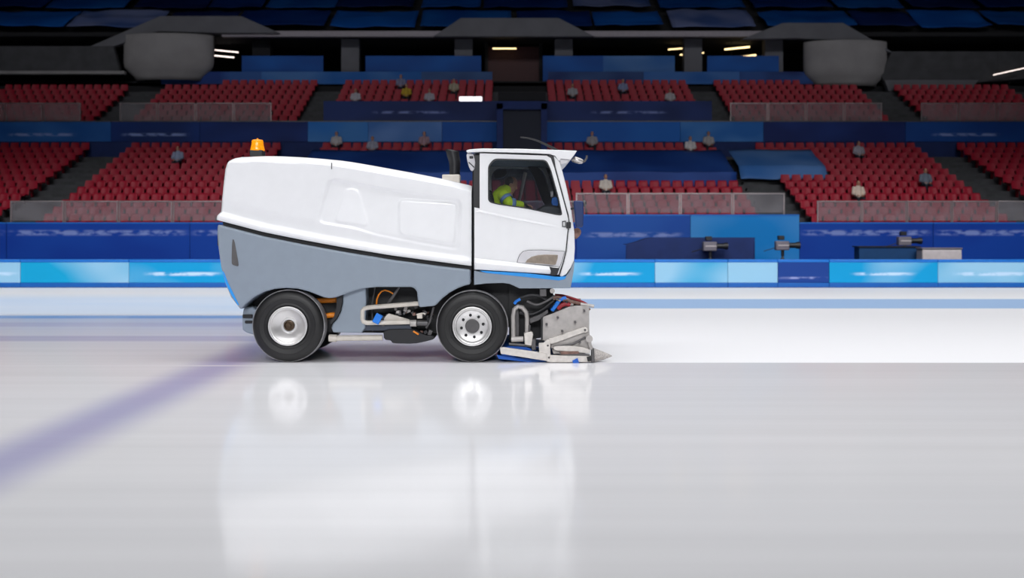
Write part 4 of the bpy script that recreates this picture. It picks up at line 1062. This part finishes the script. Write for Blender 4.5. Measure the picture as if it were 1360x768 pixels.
ppl = [(-16.7, 10, RGB(140, 150, 175), 'person in blue grey jacket among red seats left of the white tank'), (15.6, 4, RGB(225, 205, 190), 'person in cream jacket low among the red seats right of the middle right stair'),
       (19.3, 6, RGB(110, 120, 135), 'person in slate jacket in the red seats of the right block'), (17.6, 11, RGB(160, 155, 165), 'person in grey jacket high in the right block of red seats'),
       (4.3, 5, RGB(215, 205, 195), 'person in cream jacket in the red seats just ahead of the cab')]
for x, i, c, lab in ppl: place_person(x, SY + RD * i + 0.03, SZ + RH * i + 0.02, c, lab)

# ------------------------------------------------------------------ concourse and third tier
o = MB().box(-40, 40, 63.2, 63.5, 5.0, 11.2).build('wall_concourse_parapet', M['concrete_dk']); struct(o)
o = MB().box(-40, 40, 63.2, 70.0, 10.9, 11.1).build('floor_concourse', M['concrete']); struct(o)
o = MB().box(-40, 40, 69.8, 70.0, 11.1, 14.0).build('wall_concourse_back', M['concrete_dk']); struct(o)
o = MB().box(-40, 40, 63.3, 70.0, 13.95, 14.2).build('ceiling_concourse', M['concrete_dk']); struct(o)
o = MB().box(-17.6, 17.6, 63.0, 63.4, 13.88, 14.22).build('beam_concourse', M['beam']); struct(o)
for k, x in enumerate((-15.5, -10.0, -3.0, 3.2, 11.2, 16.2)):
    o = MB().box(x - .55, x + .55, 64.2, 65.0, 11.1, 13.95).build('pillar_concourse', M['concrete_md' if k not in (0,) else 'concrete_dk']); struct(o)
# light band banners on the parapet and blue panels behind the opening
pb = [(-21.3, -15.2, RGB(20, 56, 130), RGB(46, 90, 160), 'navy parapet banner at the left end of the concourse'), (-15.2, -5.5, RGB(70, 120, 185), RGB(20, 95, 175), 'mid blue parapet banner along the concourse left of centre'),
      (-5.5, -1.2, RGB(40, 66, 120), RGB(60, 96, 150), 'dull blue parapet banner just left of the concourse centre'), (2.2, 8.0, RGB(50, 84, 140), RGB(24, 50, 110), 'dull blue parapet banner just right of the concourse centre'),
      (8.0, 13.8, RGB(60, 110, 180), RGB(20, 90, 170), 'mid blue parapet banner along the concourse right of centre'), (13.8, 18.6, RGB(40, 80, 150), RGB(18, 40, 100), 'navy parapet banner at the right end of the concourse')]
for k, (a, b_, c1, c2, lab) in enumerate(pb):
    m = banner_mat('parapet_cloth.%d' % k, c1, c2, 0.5, 0.5)
    o = MB().box(a, b_, 63.05, 63.19, 11.0, 11.75).build('hanging_banner', m); tag(o, lab, 'banner', 'banners on the concourse parapet')
cp = [(-16.6, -11.6, 'blue concourse panel furthest left in the dark opening'), (-9.0, -1.9, 'long blue concourse panel left of the dim doorway'), (1.9, 5.6, 'blue concourse panel right of the dim doorway'),
      (5.6, 10.0, 'pale blue concourse panel second right of the doorway'), (12.0, 16.4, 'blue concourse panel under the bright warm tubes')]
for k, (a, b_, lab) in enumerate(cp):
    c1, c2 = ((RGB(80, 125, 185), RGB(50, 105, 175)) if k == 3 else (RGB(12, 92, 180), RGB(8, 76, 158)))
    th = thing('concourse_panel', ((a + b_) / 2, 63.9, 11.1), lab, 'panel', 'blue panels in the concourse opening')
    MB().box(a, b_, 63.85, 63.95, 11.2, 12.85).build('panel_face', banner_mat('concourse_cloth.%d' % k, c1, c2, .5, .5), th)
    for s in (a + .3, b_ - .3): MB().box(s - .05, s + .05, 63.95, 64.1, 11.1, 12.7).build('panel_post', M['bracket'], th)
dw = thing('concourse_doorway', (0, 65, 11.1), 'dark red doorway in the middle of the concourse opening', 'doorway')
MB().box(-1.5, 1.7, 65.4, 65.5, 11.1, 13.7).build('door_leaf', mat('dark_red_door', RGB(60, 14, 20), .6), dw)
MB().box(-1.7, -1.5, 65.2, 65.5, 11.1, 13.9).build('door_jamb', M['concrete_dk'], dw); MB().box(1.7, 1.9, 65.2, 65.5, 11.1, 13.9).build('door_jamb', M['concrete_dk'], dw)

# tubes of light
def tube_light(px, py, Y, ln, m, lab, tilt=0.0, r=0.035, hang=None):
    c = Vector(P(px, py, Y)); th = thing('tube_light', tuple(c), lab, 'lamp', 'tube lights of the concourse')
    d = Vector((math.cos(tilt), 0, math.sin(tilt))) * ln / 2
    MB().tube([c - d, c + d], r, 10).build('tube', m, th)
    MB().tube([c - d + Vector((0, .03, .07)), c + d + Vector((0, .03, .07))], 0.045, 8).build('fitting', M['bracket'], th)
    if hang:
        for s in (-.7, .7): MB().tube([c + d * s + Vector((0, .03, .08)), Vector((c.x + d.x * s, c.y + .03, hang))], 0.012, 6).build('hanger', M['bracket'], th)
for a in ((301, 68, 66, 1.5, 'lamp_white', 'white tube light at the left of the dark concourse, upper one', -.1), (297, 75, 64.5, 1.3, 'lamp_white', 'white tube light at the left of the dark concourse, lower one', -.1),
          (670, 64.5, 64.5, 1.45, 'lamp_warm', 'single warm tube light above the dim central doorway', 0), (904, 64.5, 66, 1.6, 'lamp_warm', 'slim warm tube light right of the doorway, upper left of four', .08),
          (919, 71.5, 65, 1.5, 'lamp_warm', 'slim warm tube light right of the doorway, lower left of four', .08), (979, 64, 66, 1.6, 'lamp_warm', 'bright warm tube light, upper right of four', .1), (985, 75.5, 64.6, 1.8, 'lamp_warm', 'bright warm tube light, lower right of four', .12)):
    tube_light(a[0], a[1], a[2], a[3], M[a[4]], a[5], a[6], 0.05 if 'bright' in a[5] else 0.033, 13.95)
for a in ((1340, 95, 62, 1.9, 'thin pale tube light at the right edge, upper one', .22), (1331, 128, 62, 1.3, 'thin pale glowing bar at the right edge, lower one', .2)):
    tube_light(a[0], a[1], a[2], a[3], M['lamp_white'], a[4], a[5], 0.022, PZ(99, 62) if a[1] > 100 else PZ(70, 62))  # the lower one is a short glowing bar hung below the ledge
c = P(625, 131.5, 57.3); sl = thing('desk_lamp_panel', (c[0], 57.3, 9.06), 'bright white lit panel on the press desk left of the portal', 'lamp')
MB().box(c[0] - .62, c[0] + .62, 57.28, 57.32, c[2] - .12, c[2] + .12).build('lit_panel', M['lamp_screen'], sl); MB().box(c[0] - .05, c[0] + .05, 57.3, 57.36, 9.06, c[2]).build('panel_stand', M['bracket'], sl)

# concrete stair towers and parapets of the third tier
def cw(name, pts, Y, th, m, bev=0.0):
    o = MB().prism(px_poly(pts, Y), Y, Y + th).build(name, M[m], smooth=30, bevel=bev); return struct(o)
cw('wall_stair_head', [(575, 48.5), (612, 23.5), (742, 23.5), (790, 48.5)], 62.75, 0.5, 'concrete_md', .05)
cw('wall_stair_head_left', [(118, 62), (212, 21), (320, 21), (372, 44), (300, 44), (210, 42), (150, 62)], 62.75, 0.5, 'concrete_md', .05)
cw('wall_stair_head_right', [(985, 52), (1040, 30), (1120, 30), (1168, 58), (1190, 72), (1140, 55), (1060, 51)], 62.75, 0.5, 'concrete_md', .05)
cw('wall_side_parapet_left', [(-60, 61), (150, 61), (160, 97), (-60, 98)], 62.7, 0.5, 'concrete', .05)
cw('wall_side_parapet_right', [(1185, 68), (1420, 68), (1420, 100), (1180, 120), (1170, 100)], 62.7, 0.5, 'concrete', .05)
cw('wall_side_ledge_left', [(-60, 94), (165, 94), (165, 98.5), (-60, 98.5)], 62.3, 0.4, 'concrete_lt', .03)
cw('wall_side_ledge_right', [(1175, 106), (1300, 106), (1290, 121), (1180, 121)], 62.3, 0.4, 'concrete_md', .03)
def drum(px0, px1, py0, py1, name):
    Y = 62.0; x0, x1 = PX(px0, Y), PX(px1, Y); cx, r = (x0 + x1) / 2, (x1 - x0) / 2
    z0, z1 = PZ(py1, Y), PZ(py0, Y)
    mb = MB(); n = 28
    def f(u, v):
        a = math.pi * u; k = 0.72 + 0.28 * sm(0, .35, v)
        return (cx - r * k * math.cos(a), Y + 1.2 - 1.0 * math.sin(a) * k, z0 + (z1 - z0) * v)
    mb.grid(f, n, 10)
    o = mb.build(name, M['concrete_lt'], smooth=60, solid=0.1); struct(o)
drum(156, 276, 43, 104, 'wall_drum_left'); drum(1075, 1186, 52, 112, 'wall_drum_right')
# third tier steps with tarps
TY, TZ, TN, TD, TH = 63.5, 14.2, 12, 0.85, 0.47
prof = [(TY, 14.0), (TY, TZ)]
for i in range(TN):
    y = TY + TD * i; z = TZ + TH * i
    if i: prof.append((y, z))
    prof.append((y + TD, z))
prof += [(TY + TD * TN, 14.0)]
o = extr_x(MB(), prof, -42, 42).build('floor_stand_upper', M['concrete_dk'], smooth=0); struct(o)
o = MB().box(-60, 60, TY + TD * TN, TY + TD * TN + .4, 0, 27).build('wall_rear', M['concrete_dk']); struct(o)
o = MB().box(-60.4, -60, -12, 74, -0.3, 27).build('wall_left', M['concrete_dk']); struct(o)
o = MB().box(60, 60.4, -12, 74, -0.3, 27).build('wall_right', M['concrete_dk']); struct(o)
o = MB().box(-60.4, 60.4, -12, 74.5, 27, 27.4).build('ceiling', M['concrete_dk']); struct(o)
random.seed(21)
blues = [(RGB(14, 70, 150), RGB(22, 90, 170), 'mid blue'), (RGB(10, 40, 105), RGB(16, 55, 125), 'dark blue'), (RGB(24, 96, 185), RGB(16, 80, 165), 'bright blue'), (RGB(14, 28, 78), RGB(20, 42, 100), 'navy'), (RGB(120, 132, 178), RGB(70, 95, 155), 'pale lilac blue')]
bm_ = [banner_mat('tier_tarp.%d' % k, b[0], b[1], .5, .5) for k, b in enumerate(blues)]
rown = ('lowest', 'middle', 'top')
seq = [[0, 2, 4, 3, 1, 2, 0, 1, 2, 4, 0, 3, 2, 0, 4, 1], [1, 0, 3, 1, 0, 3, 2, 1, 4, 0, 1, 0, 3, 1, 0, 1], [1, 3, 0, 1, 2, 0, 4, 0, 2, 0, 1, 2, 0, 3, 1, 0]]
for r in range(3):
    i0, i1 = ((0, 3.2), (4.1, 7.0), (7.7, 10.8))[r]
    x = -36.5 + r * 0.8; k = 0
    while x < 34 and k < 16:
        w = random.uniform(3.4, 5.6)
        c = seq[r][k]
        pts = [(TY + TD * (i0 + (i1 - i0) * q / 4) + .1, TZ + TH * (i0 + (i1 - i0) * q / 4) + .45 + random.uniform(-.06, .06)) for q in range(5)]
        pxc = CX + (x + w / 2) / pts[2][0] * F
        if -60 < pxc < 1420:
            nth = ['first', 'second', 'third', 'fourth', 'fifth', 'sixth', 'seventh', 'eighth', 'ninth', 'tenth', 'eleventh', 'twelfth', 'thirteenth', 'fourteenth', 'fifteenth', 'sixteenth'][k]
            tarp('tarpaulin', x, x + w, pts, bm_[c], '%s tarpaulin on the topmost tier, %s from left in the %s row' % (blues[c][2], nth, rown[r]), 'tarpaulins on the topmost tier', 0.09)
            k += 1
        x += w + random.uniform(0.05, 0.7)

# ------------------------------------------------------------------ behind the boards: booth, cameras, case
bt = thing('covered_booth', (PX(895, 39), 39.0, 0.02), 'long navy cloth covered camera booth behind the boards ahead of the cab', 'booth')
x0, x1 = PX(830, 39), PX(1000, 39)
def cover(u, v):
    x = x0 + (x1 - x0) * u; e = 0.25 * (1 - sm(0, .22, u)) 
    return (x, 38.7 + 0.02 * math.sin(x * 9) * (1 - v), 0.02 + (1.72 - e) * v)
mb = MB().grid(cover, 60, 8); mb.grid(lambda u, v: (x0 + (x1 - x0) * u, 38.7 + 0.9 * v, 0.02 + 1.72 - 0.25 * (1 - sm(0, .22, u))), 60, 4)
mb.build('cloth_cover', M['navycloth'], bt, smooth=60, solid=0.02)
MB().box(x0 + .1, x1 - .1, 38.8, 39.5, 0.02, 1.4).build('booth_table', M['concrete_dk'], bt)
def tvcam(px, Y, lab, py):
    x = PX(px, Y); z = PZ(py, Y)
    t = thing('broadcast_camera', (x, Y, 0.02), lab, 'camera', 'broadcast cameras behind the boards')
    b = MB().box(x - .38, x + .12, Y - .14, Y + .14, z - .18, z + .16).build('camera_body', M['camgrey'], t, bevel=.03)
    MB().lathe([(0, 0), (.1, 0), (.1, .25), (.13, .32), (.13, .42), (0, .42)], (x + .12, Y, z), 'x', 20).build('lens', M['black'], b)
    MB().box(x - .28, x - .05, Y - .1, Y + .1, z + .2, z + .36).build('viewfinder', M['black'], b, bevel=.02)
    MB().box(x - .3, x + .1, Y - .16, Y - .13, z - .02, z + .02).build('side_label', M['offwhite'], b)
    MB().tube([(x - .1, Y, z - .18), (x - .1, Y, z - .4)], .06, 12).build('pan_head', M['black'], t)
    for a in (0.5, 2.6, 4.7): MB().tube([(x - .1, Y, z - .38), (x - .1 + .45 * math.cos(a), Y + .45 * math.sin(a), 0.03)], .025, 8).build('tripod_leg', M['galv_dk'], t)
    MB().tube([(x - .38, Y + .1, z - .1), (x - .75, Y + .2, z - .22)], .015, 8).build('pan_handle', M['black'], t)
tvcam(947, 38.3, 'grey broadcast camera on a tripod in front of the navy booth', 327)
tvcam(1043, 38.6, 'grey broadcast camera on a tripod right of the navy gate', 326)
tvcam(1205, 39.9, 'brownish grey broadcast camera on a tripod left of the white case', 320)
tb = thing('equipment_desk', (PX(1178, 38.6), 38.6, 0.02), 'dark teal covered equipment desk behind the boards left of the white case', 'desk')
MB().box(PX(1140, 38.6), PX(1219, 38.6), 38.5, 39.1, 0.02, PZ(328.5, 38.6)).build('desk_cover', mat('teal_cloth', RGB(8, 62, 110), .8), tb, bevel=.03); MB().box(PX(1138, 38.6), PX(1221, 38.6), 38.45, 39.15, PZ(328.5, 38.6), PZ(327, 38.6)).build('desk_top', M['dark'], tb)
cs = thing('equipment_case', (PX(1246, 38), 38.0, 0.02), 'off-white equipment case standing behind the boards on the right', 'case')
MB().box(PX(1221, 38), PX(1273, 38), 37.7, 38.3, 0.1, PZ(331.5, 38)).build('case_body', M['offwhite'], cs, bevel=.04); MB().box(PX(1220, 38), PX(1274, 38), 37.68, 38.32, PZ(331.5, 38), PZ(329, 38)).build('case_lid', M['camgrey'], cs, bevel=.03)
for sx_ in (-.5, .5):
    for sy_ in (-.2, .2): MB().lathe([(0, -.03), (.05, -.03), (.05, .03), (0, .03)], (PX(1246, 38) + sx_, 38 + sy_, .07), 'y', 14).build('caster', M['black'], cs)

# ------------------------------------------------------------------ lights, world, camera
def area(name, loc, tgt, sx, sy, e, col=(1, 1, 1), spread=180):
    l = bpy.data.lights.new(name, 'AREA'); l.shape = 'RECTANGLE'; l.size = sx; l.size_y = sy; l.energy = e; l.color = col; l.spread = math.radians(spread)
    o = bpy.data.objects.new(name, l); COL.objects.link(o); o.location = loc
    o.rotation_euler = (Vector(tgt) - Vector(loc)).to_track_quat('-Z', 'Y').to_euler(); return o
COOL = (0.97, 0.98, 1.0)
area('rig_light_front', (0, -7, 11), (0, 15, 0.8), 40, 4, 840, COOL, 52)
area('rig_light_mid', (0, 13, 17), (0, 13, 0), 50, 6, 2720, COOL, 120)
area('rig_light_back', (0, 26, 17), (0, 26, 0), 60, 6, 1500, COOL, 95)
area('rig_light_far', (0, 20, 16), (0, 36, 0.3), 60, 4, 1350, COOL, 60)
area('rig_light_stand', (0, 24, 20), (0, 46, 3.5), 50, 2, 620, COOL, 60)
area('fill_light_upper', (0, 42, 22), (0, 65, 12.5), 70, 2, 420, COOL, 60)  # unseen fill light, added to brighten the concourse panels and concrete drums
w = bpy.data.worlds.new('arena'); SC.world = w; w.use_nodes = True
bg = w.node_tree.nodes['Background']; bg.inputs[0].default_value = RGB(150, 155, 175); bg.inputs[1].default_value = 0.09

cam = bpy.data.cameras.new('camera'); co = bpy.data.objects.new('camera', cam); COL.objects.link(co)
co.location = (0, 0, H); co.rotation_euler = (math.radians(90), 0, 0)
cam.sensor_width = 36; cam.lens = 36 * F / 1360.0
cam.shift_y = -(384 - HOR) / 1360.0
cam.dof.use_dof = True; cam.dof.focus_distance = 15.2; cam.dof.aperture_fstop = 0.95
cam.clip_end = 300
SC.camera = co
SC.view_settings.view_transform = 'Standard'; SC.view_settings.look = 'None'; SC.view_settings.gamma = 1; SC.view_settings.use_curve_mapping = False
SC.view_settings.exposure = 0.0
